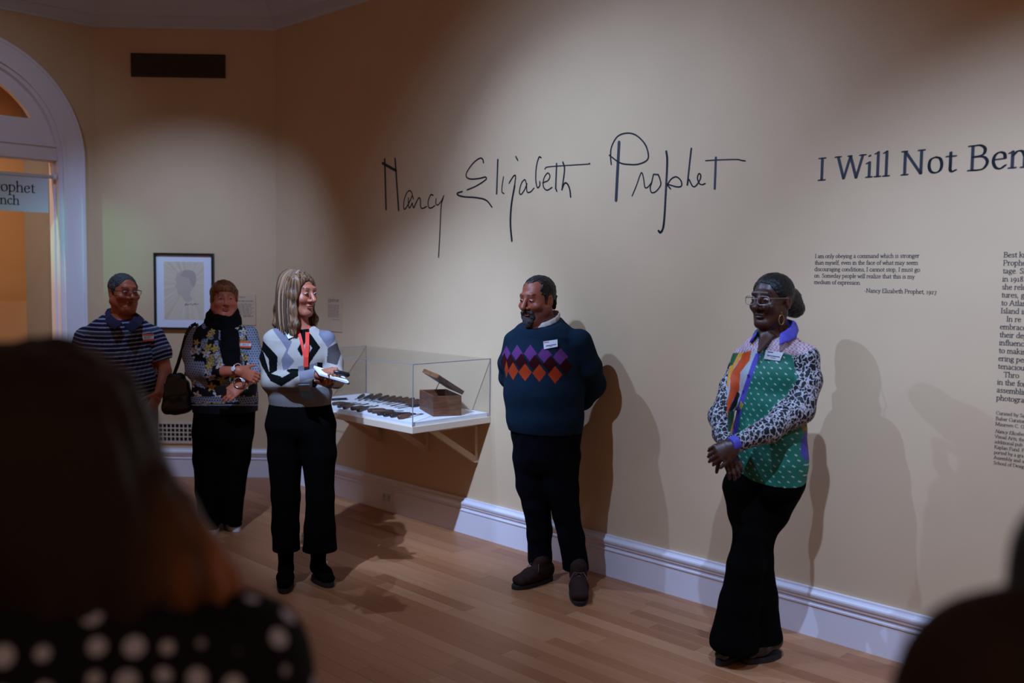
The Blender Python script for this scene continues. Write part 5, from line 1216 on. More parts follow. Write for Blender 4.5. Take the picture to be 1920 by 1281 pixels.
body.cap(H.w(0, -0.02, -0.06), p(1448, 640, 0.02), (0.055, 0.058), (0.060, 0.058), wv, 0.03)
body.cap(p(1438, 630, -0.045), p(1423, 660, -0.104), (0.034, 0.014), (0.008, 0.010), wv, 0.03)
wr = p(1378, 834, -0.265); body.cap(p(1400, 824, -0.24), wr, 0.028, 0.024, wv, 0.01)
add_hand(body, wr, p(1352, 846, -0.28) - wr, (0.05, -0.9, 0.45), -1, (0.8, 1.2, 0.8), 1.0, thumb=(0.75, 0.5, -0.2))
wr2 = p(1362, 842, -0.20); body.cap(p(1356, 815, -0.09), wr2, 0.027, 0.024, wv, 0.01)
add_hand(body, wr2, p(1378, 880, -0.27) - wr2, (-0.1, -0.95, 0.2), 1, (0.4, 0.8, 0.6), 0.95)
DARK = (0.075, 0.022, 0.011)
body.plane((0, 0, 0.30), -Z)
part('body', body, SKIN2, who, 0.0034, zst, tint=lambda V: skin_tint(V, H, DARK, (0.11, 0.036, 0.03), (0.006, 0.004, 0.004)), dye=0.62)
eyes(H, who, 0.0)
def leopard(nt, tc):
    mp_ = nt.nodes.new('ShaderNodeMapping'); mp_.inputs['Scale'].default_value = (46, 46, 33); nt.links.new(tc.outputs['Object'], mp_.inputs[0])
    nz_ = nt.nodes.new('ShaderNodeTexNoise'); nz_.inputs['Scale'].default_value = 1.2; nt.links.new(mp_.outputs[0], nz_.inputs['Vector'])
    ad_ = nt.nodes.new('ShaderNodeVectorMath'); ad_.operation = 'MULTIPLY_ADD'; ad_.inputs[1].default_value = (1.5, 1.5, 1.5); nt.links.new(nz_.outputs['Color'], ad_.inputs[0]); nt.links.new(mp_.outputs[0], ad_.inputs[2])
    v = nt.nodes.new('ShaderNodeTexVoronoi'); v.feature = 'DISTANCE_TO_EDGE'; v.inputs['Scale'].default_value = 1.0; v.inputs['Randomness'].default_value = 0.9; nt.links.new(ad_.outputs[0], v.inputs['Vector'])
    r = nt.nodes.new('ShaderNodeValToRGB'); r.color_ramp.elements[0].position = 0.05; r.color_ramp.elements[0].color = (0.40, 0.37, 0.40, 1); r.color_ramp.elements[1].position = 0.09; r.color_ramp.elements[1].color = (0.003, 0.003, 0.005, 1)
    nt.links.new(v.outputs[0], r.inputs[0]); return r.outputs[0]
PW = lambda pts: [(1290 + x / 4.003, 490 + y / 4.003) for x, y in pts]
fv = np.array([math.sin(phi), -math.cos(phi), 0])
def tint_w5(V):
    x, y = px_of(V); zx, zy = (x - 1290) * 4.003, (y - 490) * 4.003
    GRN = srgb(28, 118, 96); t = tint_of(len(V), GRN)
    u = (V @ wv) * 1000; z = V[:, 2] * 1000
    # small white sprigs on green
    row = np.floor(z / 23); uu = u + (row % 2) * 17; cu = (uu % 34) - 17 + 4 * np.sin(row * 2.1); cz = (z % 23) - 11.5
    t[(np.abs(cu * 0.8 - cz * 0.6) < 5.5) & (np.abs(cu * 0.6 + cz * 0.8) < 2.2), :3] = srgb(196, 214, 206)
    def fill(pts, c_): t[inpoly(x, y, PW(pts)), :3] = c_
    plk = np.interp(zy, [640, 760, 940, 1060, 1180, 1300, 1560], [548, 497, 437, 397, 367, 345, 310])
    left = (zx < plk) & (zy > 640)
    t[left, :3] = srgb(190, 196, 204)
    fill([(420, 665), (478, 665), (462, 745), (392, 835), (388, 965), (335, 1045), (305, 1190), (280, 1180), (285, 1080), (315, 960), (318, 850), (395, 730)], srgb(224, 84, 30))
    fill([(378, 680), (428, 670), (352, 790), (322, 850), (300, 960), (285, 900), (300, 800)], srgb(232, 160, 44)); fill([(300, 690), (382, 685), (335, 780), (300, 790)], srgb(30, 82, 40))
    fill([(372, 975), (392, 1000), (362, 1085), (310, 1155), (306, 1115)], srgb(18, 20, 26)); fill([(300, 1130), (345, 1120), (340, 1281), (290, 1281)], srgb(40, 78, 50)); fill([(340, 1170), (370, 1180), (345, 1300), (315, 1300)], srgb(220, 140, 40))
    fill([(270, 1290), (345, 1290), (350, 1420), (270, 1500)], srgb(196, 150, 90))
    pl = (np.abs(zx - plk - 2) < 19) & (zy > 690); t[pl, :3] = srgb(86, 78, 186)
    fill([(395, 1045), (415, 1075), (400, 1115), (385, 1090)], srgb(200, 170, 50))
    # yoke with a red and white check
    yk = inpoly(x, y, PW([(300, 690), (330, 600), (480, 540), (560, 640), (500, 668), (400, 688)])) | inpoly(x, y, PW([(570, 690), (640, 570), (850, 480), (1000, 560), (985, 640), (800, 712), (720, 690)]))
    ck = ((np.floor(u / 7.5 + z / 15) + np.floor(z / 7.5)) % 2 == 0); t[yk, :3] = srgb(214, 190, 200); t[yk & ck & ((np.floor(u / 3.7) + np.floor(z / 3.7)) % 2 == 0), :3] = srgb(150, 44, 40)
    # side and back panels
    side = ((V - p(1447, 760)) @ fv < -0.03) & (zy > 950); t[side, :3] = srgb(150, 105, 36); t[side & (vnoise(V[:, 0] * 60, V[:, 1] * 60, V[:, 2] * 60) > 0.25), :3] = srgb(40, 30, 30); t[side & (zy > 1310), :3] = srgb(96, 84, 190)
    fill([(850, 1075), (925, 1030), (930, 1290), (885, 1300), (825, 1215)], srgb(150, 105, 36)); t[inpoly(x, y, PW([(850, 1075), (925, 1030), (930, 1290), (885, 1300), (825, 1215)])) & (vnoise(V[:, 0] * 60, V[:, 1] * 60, V[:, 2] * 60) > 0.25), :3] = srgb(40, 30, 30)
    fill([(850, 1350), (880, 1285), (935, 1290), (935, 1480), (880, 1500), (845, 1440)], srgb(78, 70, 160))
    # leopard sleeves
    slv = np.zeros(len(V), bool)
    for chain_, g_ in ((arms5[0], 0.012), (arms5[1], 0.012)):
        for (a, ra), (b, rb_) in zip(chain_[:-1], chain_[1:]):
            ab = b - a; tt = np.clip(((V - a) @ ab) / (ab @ ab), 0, 1); d = np.linalg.norm(V - (a + tt[:, None] * ab), axis=1); slv |= d < (ra[1] + (rb_[1] - ra[1]) * tt) + g_
    core = inpoly(x, y, PW([(340, 600), (330, 690), (292, 900), (292, 1100), (300, 1290), (420, 1290), (400, 1230), (470, 1180), (600, 1110), (690, 985), (735, 880), (780, 700), (860, 500), (700, 480), (500, 480)]))
    slv &= ~core; slv &= ~yk
    t[slv, 3] = 0
    return t
arms5 = ([p.n(1392, 672, 20, 22, 0.08), p.n(1371, 725, 20, 22, 0.06), p.n(1352, 782, 22, 24, 0.0), p.n(1356, 812, 18, 19, -0.08), p.n(1364, 836, 14, 14, -0.17)], [p.n(1510, 672, 27, 29, -0.06), p.n(1514, 715, 26, 29, -0.08), p.n(1500, 766, 25, 27, -0.12), p.n(1440, 806, 22, 22, -0.20), p.n(1378, 833, 15, 15, -0.26)])
sw = part('shirt', shirt, mat_vcol('patchwork_print', 0.6, leopard, spec=0.3), who, 0.0028, noise=folds(0.0045, 9, 14), tint=tint_w5, dye=0.66, label='patchwork shirt of leopard, green, orange and pink prints')
part('trousers', trous, M_BLK, who, 0.0055, noise=folds(0.003, 8, 6))
M_PURP = mat('purple_cotton', srgb(68, 62, 158), 0.7, noise=(40, 0.25, (1, 1, 1)))
cu = Field(); cu.chain([p.n(1381, 831, 15.5, 15.5, -0.257), p.n(1371, 835.5, 13.5, 13.5, -0.268)], wv, 0.004); cu.plane(p(1369, 836, -0.27), unit(np.array([-1, -0.5, -0.2]))); cu.plane(p(1381, 831, -0.257), unit(np.array([1, 0.5, 0.3])))
part('cuff', cu, M_PURP, who, 0.003)
cl = Field(); cc = p(1452, 628, 0.015)
q5 = lambda x, y, d: p(x, y, d)
for ch in ([q5(1470, 604, 0.09), q5(1492, 612, 0.03), q5(1487, 624, -0.06), q5(1470, 634, -0.11)], [q5(1470, 604, 0.09), q5(1440, 612, 0.10), q5(1416, 628, 0.06), q5(1412, 634, -0.03)]):
    for a, b in zip(ch[:-1], ch[1:]): cl.cap(a, b, (0.006, 0.026), (0.006, 0.026), unit(unit(((a + b) / 2 - p(1450, 625, 0.02)) * [1, 1, 0]) + 0.55 * Z), 0.008)
cl.cap(q5(1470, 634, -0.11), q5(1463, 645, -0.13), (0.006, 0.022), (0.005, 0.006), unit(np.array([-0.3, -1, 0])), 0.006)
part('collar', cl, M_PURP, who, 0.003, label='purple shirt collar')
w = MB()
hit = front_z(sw)
for zx, zy in ((455, 858), (418, 978), (388, 1108)):
    c0 = hit(1290 + zx / 4.003, 490 + zy / 4.003, 0.002)
    if c0 is not None: w2_ = MB(); n = unit(CAM - c0); w2_.tube([c0, c0 + n * 0.003], 0.0055, 10); w2_.build('button', mat('navy_button', (0.02, 0.02, 0.08), 0.4), who)
M_GOLD = mat('gold_earring', (0.34, 0.17, 0.055), 0.4, metal=0.7)
w = MB(); c0 = H.w(0.080, -0.012, -0.036) if False else p(1465, 600, -0.07); w.tube([c0 + np.array([0.012 * math.cos(t), 0.004 * math.cos(t), 0.021 * math.sin(t)]) for t in np.linspace(0, 2 * math.pi, 20)], 0.0024, 6, cap=False); w.tube([c0 + Z * 0.021, c0 + Z * 0.035], 0.0012, 5); w.build('earring', M_GOLD, who, smooth=True)
glasses(H, who, mat('clear_frame', (0.22, 0.20, 0.19), 0.15, spec=0.8), 0.0017, hh=0.0185, arm_m=mat('clear_temple', (0.16, 0.11, 0.10), 0.2))
S = H.s; h = Field(); h.ell(H.w(0, -0.020, 0.038), np.array([0.084, 0.100, 0.085]) * S, H.M, 0.02)
h.chain([(H.w(0, -0.10, 0.01), (0.06, 0.03)), (H.w(0, -0.105, -0.02), (0.052, 0.034))], H.M[:, 0], 0.03)
h.ell(p(1489, 579, 0.09), (0.047, 0.048, 0.042), k=0.03); h.ell(p(1480, 560, 0.08), (0.052, 0.055, 0.05), k=0.03)
h.ell(H.w(0, 0.10, -0.005), np.array([0.074, 0.093, 0.088]) * S, H.M, 0.012, -1)
for q in (-1, 1): h.ell(H.w(q * 0.082, 0.0, -0.03), np.array([0.03, 0.042, 0.05]) * S, H.M, 0.008, -1)
part('hair', h, hairmat('hair_jet', (0.0025, 0.002, 0.002), (0.008, 0.007, 0.007), (70, 70, 70), 0.45), who, 0.0032, noise=lambda x, y, z: 0.0022 * vnoise(x * 120, y * 120, z * 120), label='black hair drawn back into a low bun')
r_ = badge('name_badge', hit, [(1290 + 588 / 4.003, 490 + 668 / 4.003), (1290 + 718 / 4.003, 490 + 686 / 4.003), (1290 + 688 / 4.003, 490 + 752 / 4.003), (1290 + 574 / 4.003, 490 + 735 / 4.003)], who, M_CARD, (('dark_mark', 0.12, 0.22, 0.12, 0.44, M_GREYTXT), ('name_line', 0.52, 0.62, 0.14, 0.90, M_GREYTXT), ('small_line', 0.74, 0.80, 0.36, 0.68, M_GREYTXT)))
for (hx, hy), (tx, ty), hh_ in (((1392, 1222), (1346, 1250), 0.02), ((1462, 1229), (1392, 1245), 0.02)):
    hl, tl = on_z(hx, hy), on_z(tx, ty); tt = hl * 0.75 + tl * 0.25; shoe(who, hl, tl, np.array([tt[0], tt[1], 0.10]), mat('black_patent', (0.006, 0.006, 0.007), 0.2, spec=0.6), M_DARKSOLE, 'black_shoe', 0.042, 0.045, 0.02, 0.85, 0.04, 0.02)

# ---------------------------------------------------------------- woman in the floral top
p = Px(6.0); phi = 0.25; wv = np.array([math.cos(phi), math.sin(phi), 0])
who = empty('person', (p(417, 998)[0], p(417, 998)[1], 0), 'woman in floral top and black scarf with her arms folded, auburn hair', 'person', 'standing speakers and staff')
H = Head(p(420, 561), 0.42, 0.0, 1.0)
top = Field()
top.chain([p.n(418, 608, 32, 22, 0.01), p.n(417, 632, 52, 32), p.n(417, 660, 55, 40), p.n(419, 700, 57, 44), p.n(422, 740, 59, 46), p.n(423, 778, 59, 46)], wv, 0.03)
top.chain([p.n(367, 630, 17, 19, -0.01), p.n(361, 665, 17.5, 20, -0.03), p.n(366, 694, 16, 17, -0.08), p.n(392, 699, 14, 14, -0.20), p.n(417, 695, 12.5, 12, -0.27)], wv, 0.025)
top.chain([p.n(468, 626, 15, 17, 0.04), p.n(476, 662, 15, 17, 0.03), p.n(479, 696, 13.5, 15, -0.03), p.n(472, 709, 12, 12, -0.13)], wv, 0.025)
blouse = Field().add(top); blouse.plane(p(423, 771), (0, 0, -1)).plane(p(418, 602), (0.1, -0.3, 1)).plane(p(417, 695, -0.27), unit(np.array([1, -0.5, 0.1])), 0.07).plane(p(472, 710, -0.13), unit(np.array([-0.55, -0.8, -0.2])), 0.06)
leg = Field()
leg.chain([p.n(422, 762, 56, 44), p.n(419, 805, 57, 45)], wv, 0.04)
leg.chain([p.n(396, 820, 35, 36, 0), p.n(391, 860, 29, 32, 0), p.n(391, 920, 24, 27, 0), p.n(396, 1000, 19, 21, 0)], wv, 0.02)
leg.chain([p.n(442, 820, 32, 36, 0), p.n(442, 860, 27, 31, 0.02), p.n(437, 920, 21.5, 26, 0.03), p.n(434, 990, 19, 21, 0.05)], wv, 0.02)
trous = Field().add(leg); trous.plane(on_z(415, 1000) + Z * 0.06, -Z)
body = Field(); body.add(top, -0.020).add(leg, -0.024); add_head(body, H, fat=0.007, jaw=1.1)
body.cap(H.w(0, -0.02, -0.06), p(419, 615, 0.02), (0.058, 0.06), (0.062, 0.06), wv, 0.03)
wr = p(450, 696, -0.32); body.cap(p(405, 697, -0.24), wr, 0.037, 0.027, wv, 0.01); add_hand(body, wr, p(474, 706, -0.28) - wr, (0.1, -0.9, 0.35), -1, (0.25, 0.5, 0.6), 1.0)
wr2 = p(456, 720, -0.27); body.cap(p(474, 708, -0.12), wr2, 0.036, 0.027, wv, 0.01); add_hand(body, wr2, p(430, 741, -0.31) - wr2, (-0.1, -0.95, 0.2), 1, (0.15, 0.35, 0.35), 1.0, thumb=(0.9, 0.4, -0.1))
body.plane((0, 0, 0.30), -Z)
part('body', body, SKIN, who, 0.0036, zst, tint=lambda V: skin_tint(V, H, (0.54, 0.15, 0.078), (0.40, 0.08, 0.05), (0.16, 0.06, 0.04), blush=(0.62, 0.125, 0.075)), dye=0.85)
eyes(H, who, 0.0)
arms2 = ([p.n(367, 630, 17, 19, -0.01), p.n(361, 665, 17.5, 20, -0.03), p.n(366, 694, 16, 17, -0.08), p.n(392, 699, 14, 14, -0.20), p.n(417, 695, 12.5, 12, -0.27)], [p.n(468, 626, 15, 17, 0.04), p.n(476, 662, 15, 17, 0.03), p.n(479, 696, 13.5, 15, -0.03), p.n(472, 709, 12, 12, -0.13)])
rr = np.random.RandomState(11); FL = np.stack([rr.uniform(-0.24, 0.24, 95), rr.uniform(0.84, 1.42, 95), rr.uniform(0, 6.28, 95), rr.uniform(0.020, 0.036, 95), rr.rand(95)], 1)
def tint_w2(V):
    x, y = px_of(V); u = (V - p(420, 700)) @ wv; z = V[:, 2]; LG = srgb(150, 154, 176); BK = srgb(14, 14, 20)
    t = tint_of(len(V), LG)
    gu, gz = u * 1000, z * 1000; row = np.floor(gz / 15); dd = np.hypot(((gu + (row % 2) * 8) % 16) - 8, (gz % 15) - 7.5); t[dd < 3.6, :3] = BK
    slv = np.zeros(len(V), bool)
    for ch in arms2:
        for (a, ra), (b, rb_) in zip(ch[:-1], ch[1:]):
            ab = b - a; tt = np.clip(((V - a) @ ab) / (ab @ ab), 0, 1); d = np.linalg.norm(V - (a + tt[:, None] * ab), axis=1); slv |= d < (ra[1] + (rb_[1] - ra[1]) * tt) + 0.010
    slv &= ~inpoly(x, y, [(385, 600), (378, 640), (384, 690), (384, 780), (480, 780), (470, 715), (462, 650), (462, 600)])
    bodym = ~slv
    nzv = vnoise(u * 26 + 3, z * 20, z * 0 + 1.5); t[bodym & (nzv > -0.12), :3] = BK
    for fu, fz, ph, r, kind in FL:
        du, dz_ = u - fu, z - fz; rad = np.hypot(du, dz_); an_ = np.arctan2(dz_, du) + ph; pet = r * (0.72 + 0.28 * np.cos(5 * an_)); m = bodym & (rad < pet)
        t[bodym & (rad < pet + 0.004), :3] = BK
        t[m, :3] = srgb(206, 208, 220) if kind < 0.62 else srgb(206, 170, 92)
        if kind < 0.62: t[m & (np.cos(5 * an_) > 0.6) & (np.sin(an_ * 1.0 + ph) > 0.25), :3] = srgb(204, 164, 78)
        t[m & (rad < r * 0.22), :3] = srgb(190, 140, 40)
    py = y
    t[(py > 757) & bodym, :3] = BK; t[(np.abs(py - 759.5) < 1.2) & bodym, :3] = LG; t[(py > 744) & (py < 755) & bodym, :3] = LG * np.array(0.85); t[(py > 744) & (py < 755) & bodym & (dd < 4.5), :3] = BK
    t[bodym & (py < 640) & (x < 386), :3] = t[bodym & (py < 640) & (x < 386), :3] * 1.0
    return t
sw = part('blouse', blouse, mat_vcol('floral_print', 0.75, spec=0.2), who, 0.0032, noise=folds(0.0035, 9, 14), tint=tint_w2, dye=0.72, label='grey dotted blouse with white and yellow flowers')
part('trousers', trous, M_BLK, who, 0.006, noise=folds(0.003, 9, 8))
sc = Field(); cc = p(418, 600, 0.0)
for i in range(18):
    a, b = 2 * math.pi * i / 18, 2 * math.pi * (i + 1) / 18
    for zo, rr_, k_ in ((0.030, 0.082, 0.030), (-0.015, 0.095, 0.030)):
        q = lambda t: cc + np.array([rr_ * math.cos(t), rr_ * 0.95 * math.sin(t), 0]) + Z * (zo + 0.028 * math.sin(t) + 0.006 * math.sin(3 * t))
        sc.cap(q(a), q(b), (0.020, k_), (0.020, k_), np.array([math.cos(a), math.sin(a), 0]), 0.012)
sc.chain([(p(430, 622, -0.12), (0.055, 0.022)), (p(431, 655, -0.165), (0.058, 0.018)), (p(436, 690, -0.185), (0.052, 0.014))], wv, 0.02)
part('scarf', sc, mat('black_scarf', (0.0035, 0.0035, 0.0045), 0.95, bump=(180, 0.8), spec=0.12), who, 0.0045, noise=lambda x, y, z: 0.005 * vnoise(x * 50, y * 50, z * 26), label='black knitted scarf wrapped round the neck')
S = H.s; h = Field(); h.ell(H.w(0, -0.020, 0.040), np.array([0.084, 0.100, 0.084]) * S, H.M, 0.02)
for q in (-1, 1): h.cap(H.w(q * 0.075, 0.025, 0.05), H.w(q * 0.076, 0.022, -0.01), (0.010, 0.03), (0.006, 0.020), H.M[:, 0], 0.015)
h.chain([(H.w(0, -0.09, 0.0), (0.065, 0.028)), (H.w(0, -0.085, -0.06), (0.055, 0.015))], H.M[:, 0], 0.02)
h.cap(H.w(-0.045, 0.070, 0.074), H.w(0.045, 0.070, 0.074), (0.020, 0.026), (0.020, 0.026), H.M[:, 1], 0.02)
h.ell(H.w(0, 0.10, -0.030), np.array([0.068, 0.078, 0.085]) * S, H.M, 0.010, -1)
for q in (-1, 1): h.ell(H.w(q * 0.088, -0.012, -0.02), np.array([0.025, 0.024, 0.036]) * S, H.M, 0.008, -1)
part('hair', h, hairmat('hair_auburn', (0.085, 0.026, 0.010), (0.30, 0.125, 0.042), (70, 70, 8), 0.4), who, 0.0034, noise=lambda x, y, z: 0.004 * vnoise(x * 100, y * 100, z * 14), label='short auburn hair with a fringe')
hit = front_z(sw)
r_ = badge('name_sticker', hit, [(447, 641), (470, 641.5), (470, 653), (447.5, 652)], who, mat('sticker_white', (0.70, 0.68, 0.72), 0.6), (('orange_band', 0.0, 0.26, 0.0, 1.0, M_ORS), ('orange_band', 0.72, 1.0, 0.0, 1.0, M_ORS)), lift=0.012)
if r_: scribble(r_[1], r_[0], 4, M_GREYTXT, 0.1, 0.92, 0.66, 0.34, 6)
for wc, wd_ in ((p(441, 691.5, -0.345), p(441, 691.5, -0.345) - p(425, 692, -0.30)), (p(452, 715, -0.315), p(452, 715, -0.315) - p(462, 709, -0.22))):
    u = unit(wd_); n = unit(unit(CAM - wc) - u * (unit(CAM - wc) @ u)); v = np.cross(u, n); w = MB(); c0 = wc - n * 0.018
    w.tube([c0 + 0.031 * (math.cos(t) * n + math.sin(t) * v) for t in np.linspace(0, 2 * math.pi, 20)], 0.0045, 6, cap=False); o = w.build('watch', M_SILVER, who, smooth=True)
    w = MB(); w.tube([c0 + n * 0.029, c0 + n * 0.037], 0.014, 14); w.build('dial', mat('watch_dial', (0.75, 0.78, 0.80), 0.3), o)
for (hx, hy), (tx, ty) in (((402, 978), (396, 1005)), ((425, 975), (444, 998))):
    hl, tl = on_z(hx, hy), on_z(tx, ty); tt = hl * 0.72 + tl * 0.28; shoe(who, hl, tl, np.array([tt[0], tt[1], 0.10]), M_BLK, mat('white_sole', (0.55, 0.52, 0.55), 0.6), 'slip_on_shoe', 0.046, 0.046, 0.0, 1.0, 0.045, 0.024)
# her bag and phone
bag = empty('handbag', p(335, 778, 0.05), 'black shoulder bag hanging beside the woman in the floral top', 'bag')
bf = Field()
bf.chain([p.n(330, 710, 18, 11, 0.0), p.n(332, 742, 25, 14, 0.0), p.n(333, 764, 27, 14, 0.0)], wv, 0.02); bf.chain([p.n(318, 752, 12, 12, 0.0), p.n(314, 766, 11, 11, 0.0)], wv, 0.02); bf.chain([p.n(348, 720, 8, 10, 0.0), p.n(352, 762, 10, 12, 0.0)], wv, 0.02)
bf.plane(p(335, 778, 0.0), -Z)
part('bag_body', bf, M_BLKLEATHER, bag, 0.005, noise=lambda x, y, z: 0.006 * vnoise(x * 30, y * 30, z * 24))
w = MB(); w.hexa([p(307, 720, -0.066), p(350, 712, -0.066), p(350, 738, -0.068), p(308, 744, -0.068)], [p(307, 720, -0.045), p(350, 712, -0.045), p(350, 738, -0.045), p(308, 744, -0.045)]); w.build('flap', M_BLKLEATHER, bag, bevel=0.002)
def strap(name, pts, wd, m, parent, th_=0.003):
    w = MB()
    for a, b in zip(pts[:-1], pts[1:]):
        lat = unit(np.cross(b - a, unit(CAM - a))) * wd / 2; n = unit(CAM - a) * th_; w.hexa([a - lat, a + lat, b + lat, b - lat], [a - lat + n, a + lat + n, b + lat + n, b - lat + n])
    return w.build(name, m, parent)
strap('strap', [p(325, 706, 0.02), p(334, 682, 0.0), p(342, 655, -0.03), p(349, 628, -0.06), p(358, 612, -0.05), p(368, 607, 0.0), p(370, 612, 0.10), p(360, 650, 0.14), p(348, 705, 0.09)], 0.022, M_BLKLEATHER, bag)
w = MB(); w.hexa([p(404, 724, -0.335), p(424, 722, -0.335), p(424, 740, -0.325), p(405, 742, -0.325)], [p(404, 724, -0.325), p(424, 722, -0.325), p(424, 740, -0.315), p(405, 742, -0.315)])
tag(w.build('phone', M_BLKLEATHER, bevel=0.002), 'black phone in the hand of the woman in the floral top', 'phone')

# ---------------------------------------------------------------- man in the striped polo
p = Px(6.2); phi = 0.35; wv = np.array([math.cos(phi), math.sin(phi), 0])
who = empty('person', (p(228, 1000)[0], p(228, 1000)[1], 0), 'grey-haired man in striped navy polo shirt and glasses', 'person', 'standing speakers and staff')
H = Head(p(232, 549), 0.85, 0.02, 1.07)
top = Field()
top.chain([p.n(228, 604, 36, 26, 0.01), p.n(227, 628, 62, 40), p.n(225, 670, 70, 52), p.n(225, 715, 72, 58), p.n(226, 762, 70, 56)], wv, 0.03)
top.chain([p.n(286, 632, 22, 25, 0.06), p.n(300, 660, 20, 22, 0.06), p.n(306, 684, 16, 18, 0.05)], wv, 0.025)
top.chain([p.n(162, 634, 22, 25, -0.05), p.n(151, 664, 20, 22, -0.06), p.n(147, 690, 18, 19, -0.06)], wv, 0.025)
polo = Field().add(top); polo.plane(p(226, 757), (0, 0, -1)).plane(p(306, 675, 0.05), unit(np.array([0.25, 0, -1])), 0.10).plane(p(147, 682, -0.06), -Z, 0.10).plane(p(226, 592), (0.1, -0.35, 1))
leg = Field(); leg.chain([p.n(226, 750, 68, 53), p.n(226, 805, 65, 52)], wv, 0.04)
leg.chain([p.n(198, 820, 38, 40), p.n(199, 920, 29, 30), p.n(202, 1006, 23, 24)], wv, 0.02); leg.chain([p.n(256, 820, 38, 40), p.n(257, 920, 29, 30), p.n(256, 1004, 23, 24)], wv, 0.02)
trous = Field().add(leg); trous.plane(on_z(228, 1005) + Z * 0.05, -Z)
body = Field(); body.add(top, -0.022).add(leg, -0.024); add_head(body, H, fat=0.010, jaw=1.2, nose=1.1)
body.cap(H.w(0, -0.02, -0.06), p(229, 612, 0.02), (0.068, 0.068), (0.074, 0.07), wv, 0.03)
body.chain([p.n(304, 672, 13, 14, 0.05), p.n(310, 696, 11.5, 12, 0.03), p.n(298, 738, 8.5, 9, -0.06)], wv, 0.015); wr = p(297, 741, -0.065); add_hand(body, wr, p(286, 762, -0.12) - wr, (0.85, -0.3, 0.3), 1, 0.45, 1.05)
body.chain([p.n(148, 685, 14, 14, -0.06), p.n(152, 715, 11.5, 12, -0.10), p.n(182, 748, 9, 9, -0.20)], wv, 0.015); wr = p(184, 750, -0.205); add_hand(body, wr, p(205, 760, -0.26) - wr, (-0.3, -0.8, 0.4), -1, 0.45, 1.05)
body.plane((0, 0, 0.30), -Z)
part('body', body, SKIN, who, 0.0036, zst, tint=lambda V: skin_tint(V, H, (0.46, 0.12, 0.058), (0.32, 0.07, 0.04), (0.03, 0.022, 0.02)), dye=0.82)
eyes(H, who)
arm1 = [p.n(286, 632, 22, 25, 0.06), p.n(300, 660, 20, 22, 0.06), p.n(306, 684, 16, 18, 0.05)], [p.n(162, 634, 22, 25, -0.05), p.n(151, 664, 20, 22, -0.06), p.n(147, 690, 18, 19, -0.06)]
def tint_m1(V):
    t = tint_of(len(V), srgb(30, 32, 66)); u = (V - p(226, 700)) @ wv
    c_ = V[:, 2] - 0.05 * u - 0.25 * u * u
    for ch, sg in ((arm1[0], 1), (arm1[1], -1)):
        a, b = ch[0][0], ch[-1][0]; ax = unit(b - a); tt = (V - a) @ ax; d = np.linalg.norm((V - a) - tt[:, None] * ax, axis=1); m = (d < 0.088) & (tt > -0.03) & (sg * u > 0.19)
        c_ = np.where(m, -tt + a[2], c_)
    q = (c_ / 0.0265) % 1.0; t[q < 0.30, :3] = srgb(172, 172, 198); q2 = (c_ / 0.1325) % 1.0; t[(q >= 0.30) & (q2 > 0.62) & (q2 < 0.80), :3] = srgb(58, 76, 92)
    return t
sw = part('polo_shirt', polo, mat_vcol('striped_pique', 0.85, spec=0.15), who, 0.0034, noise=folds(0.0035, 8, 12), tint=tint_m1, dye=0.75, label='navy polo with thin white stripes')
part('trousers', trous, mat('grey_trousers', (0.10, 0.095, 0.11), 0.85), who, 0.007, noise=folds(0.003, 8, 8))
for (hx, hy), (tx, ty) in (((206, 978), (198, 1008)), ((254, 976), (272, 1004))):
    hl, tl = on_z(hx, hy), on_z(tx, ty); tt = hl * 0.72 + tl * 0.28; shoe(who, hl, tl, np.array([tt[0], tt[1], 0.11]), M_BLKLEATHER, M_DARKSOLE, 'shoe', 0.05, 0.05)
cl = Field()
for ch in ([p(226, 582, 0.09), p(200, 586, 0.02), p(202, 598, -0.09), p(222, 612, -0.170)], [p(226, 582, 0.09), p(250, 586, 0.08), p(262, 594, 0.0), p(255, 606, -0.11), p(241, 618, -0.165)]):
    for a, b in zip(ch[:-1], ch[1:]): cl.cap(a, b, (0.006, 0.034), (0.006, 0.034), unit(unit(((a + b) / 2 - p(229, 600, 0.02)) * [1, 1, 0]) + 0.75 * Z), 0.010)
part('collar', cl, mat('navy_collar', srgb(24, 22, 62), 0.85), who, 0.0036, label='plain navy collar')
glasses(H, who, mat('dark_frame', (0.01, 0.009, 0.009), 0.3), 0.0015, hh=0.0165)
S = H.s; h = Field(); h.ell(H.w(0, -0.020, 0.038), np.array([0.080, 0.099, 0.083]) * S, H.M, 0.02)
h.chain([(H.w(0, -0.095, 0.0), (0.055, 0.018)), (H.w(0, -0.085, -0.05), (0.05, 0.010))], H.M[:, 0], 0.02)
h.ell(H.w(0, 0.10, 0.000), np.array([0.071, 0.088, 0.088]) * S, H.M, 0.012, -1)
for q in (-1, 1): h.cap(H.w(q * 0.073, 0.004, 0.04), H.w(q * 0.074, 0.010, -0.012), (0.010, 0.024), (0.004, 0.012), H.M[:, 0], 0.012)
for q in (-1, 1): h.ell(H.w(q * 0.085, -0.014, -0.012), np.array([0.02, 0.020, 0.030]) * S, H.M, 0.006, -1)
part('hair', h, hairmat('hair_grey', (0.010, 0.010, 0.012), (0.075, 0.075, 0.085), (70, 70, 70), 0.6), who, 0.0034, noise=lambda x, y, z: 0.003 * vnoise(x * 110, y * 110, z * 110), label='short greying dark hair')
hit = front_z(sw)
r_ = badge('name_sticker', hit, [(265, 627), (287, 626.5), (288.5, 639), (267.5, 641)], who, mat('sticker_white', (0.70, 0.68, 0.72), 0.6), (('orange_band', 0.0, 0.24, 0.0, 1.0, M_ORS), ('orange_band', 0.74, 1.0, 0.0, 1.0, M_ORS)), lift=0.008)
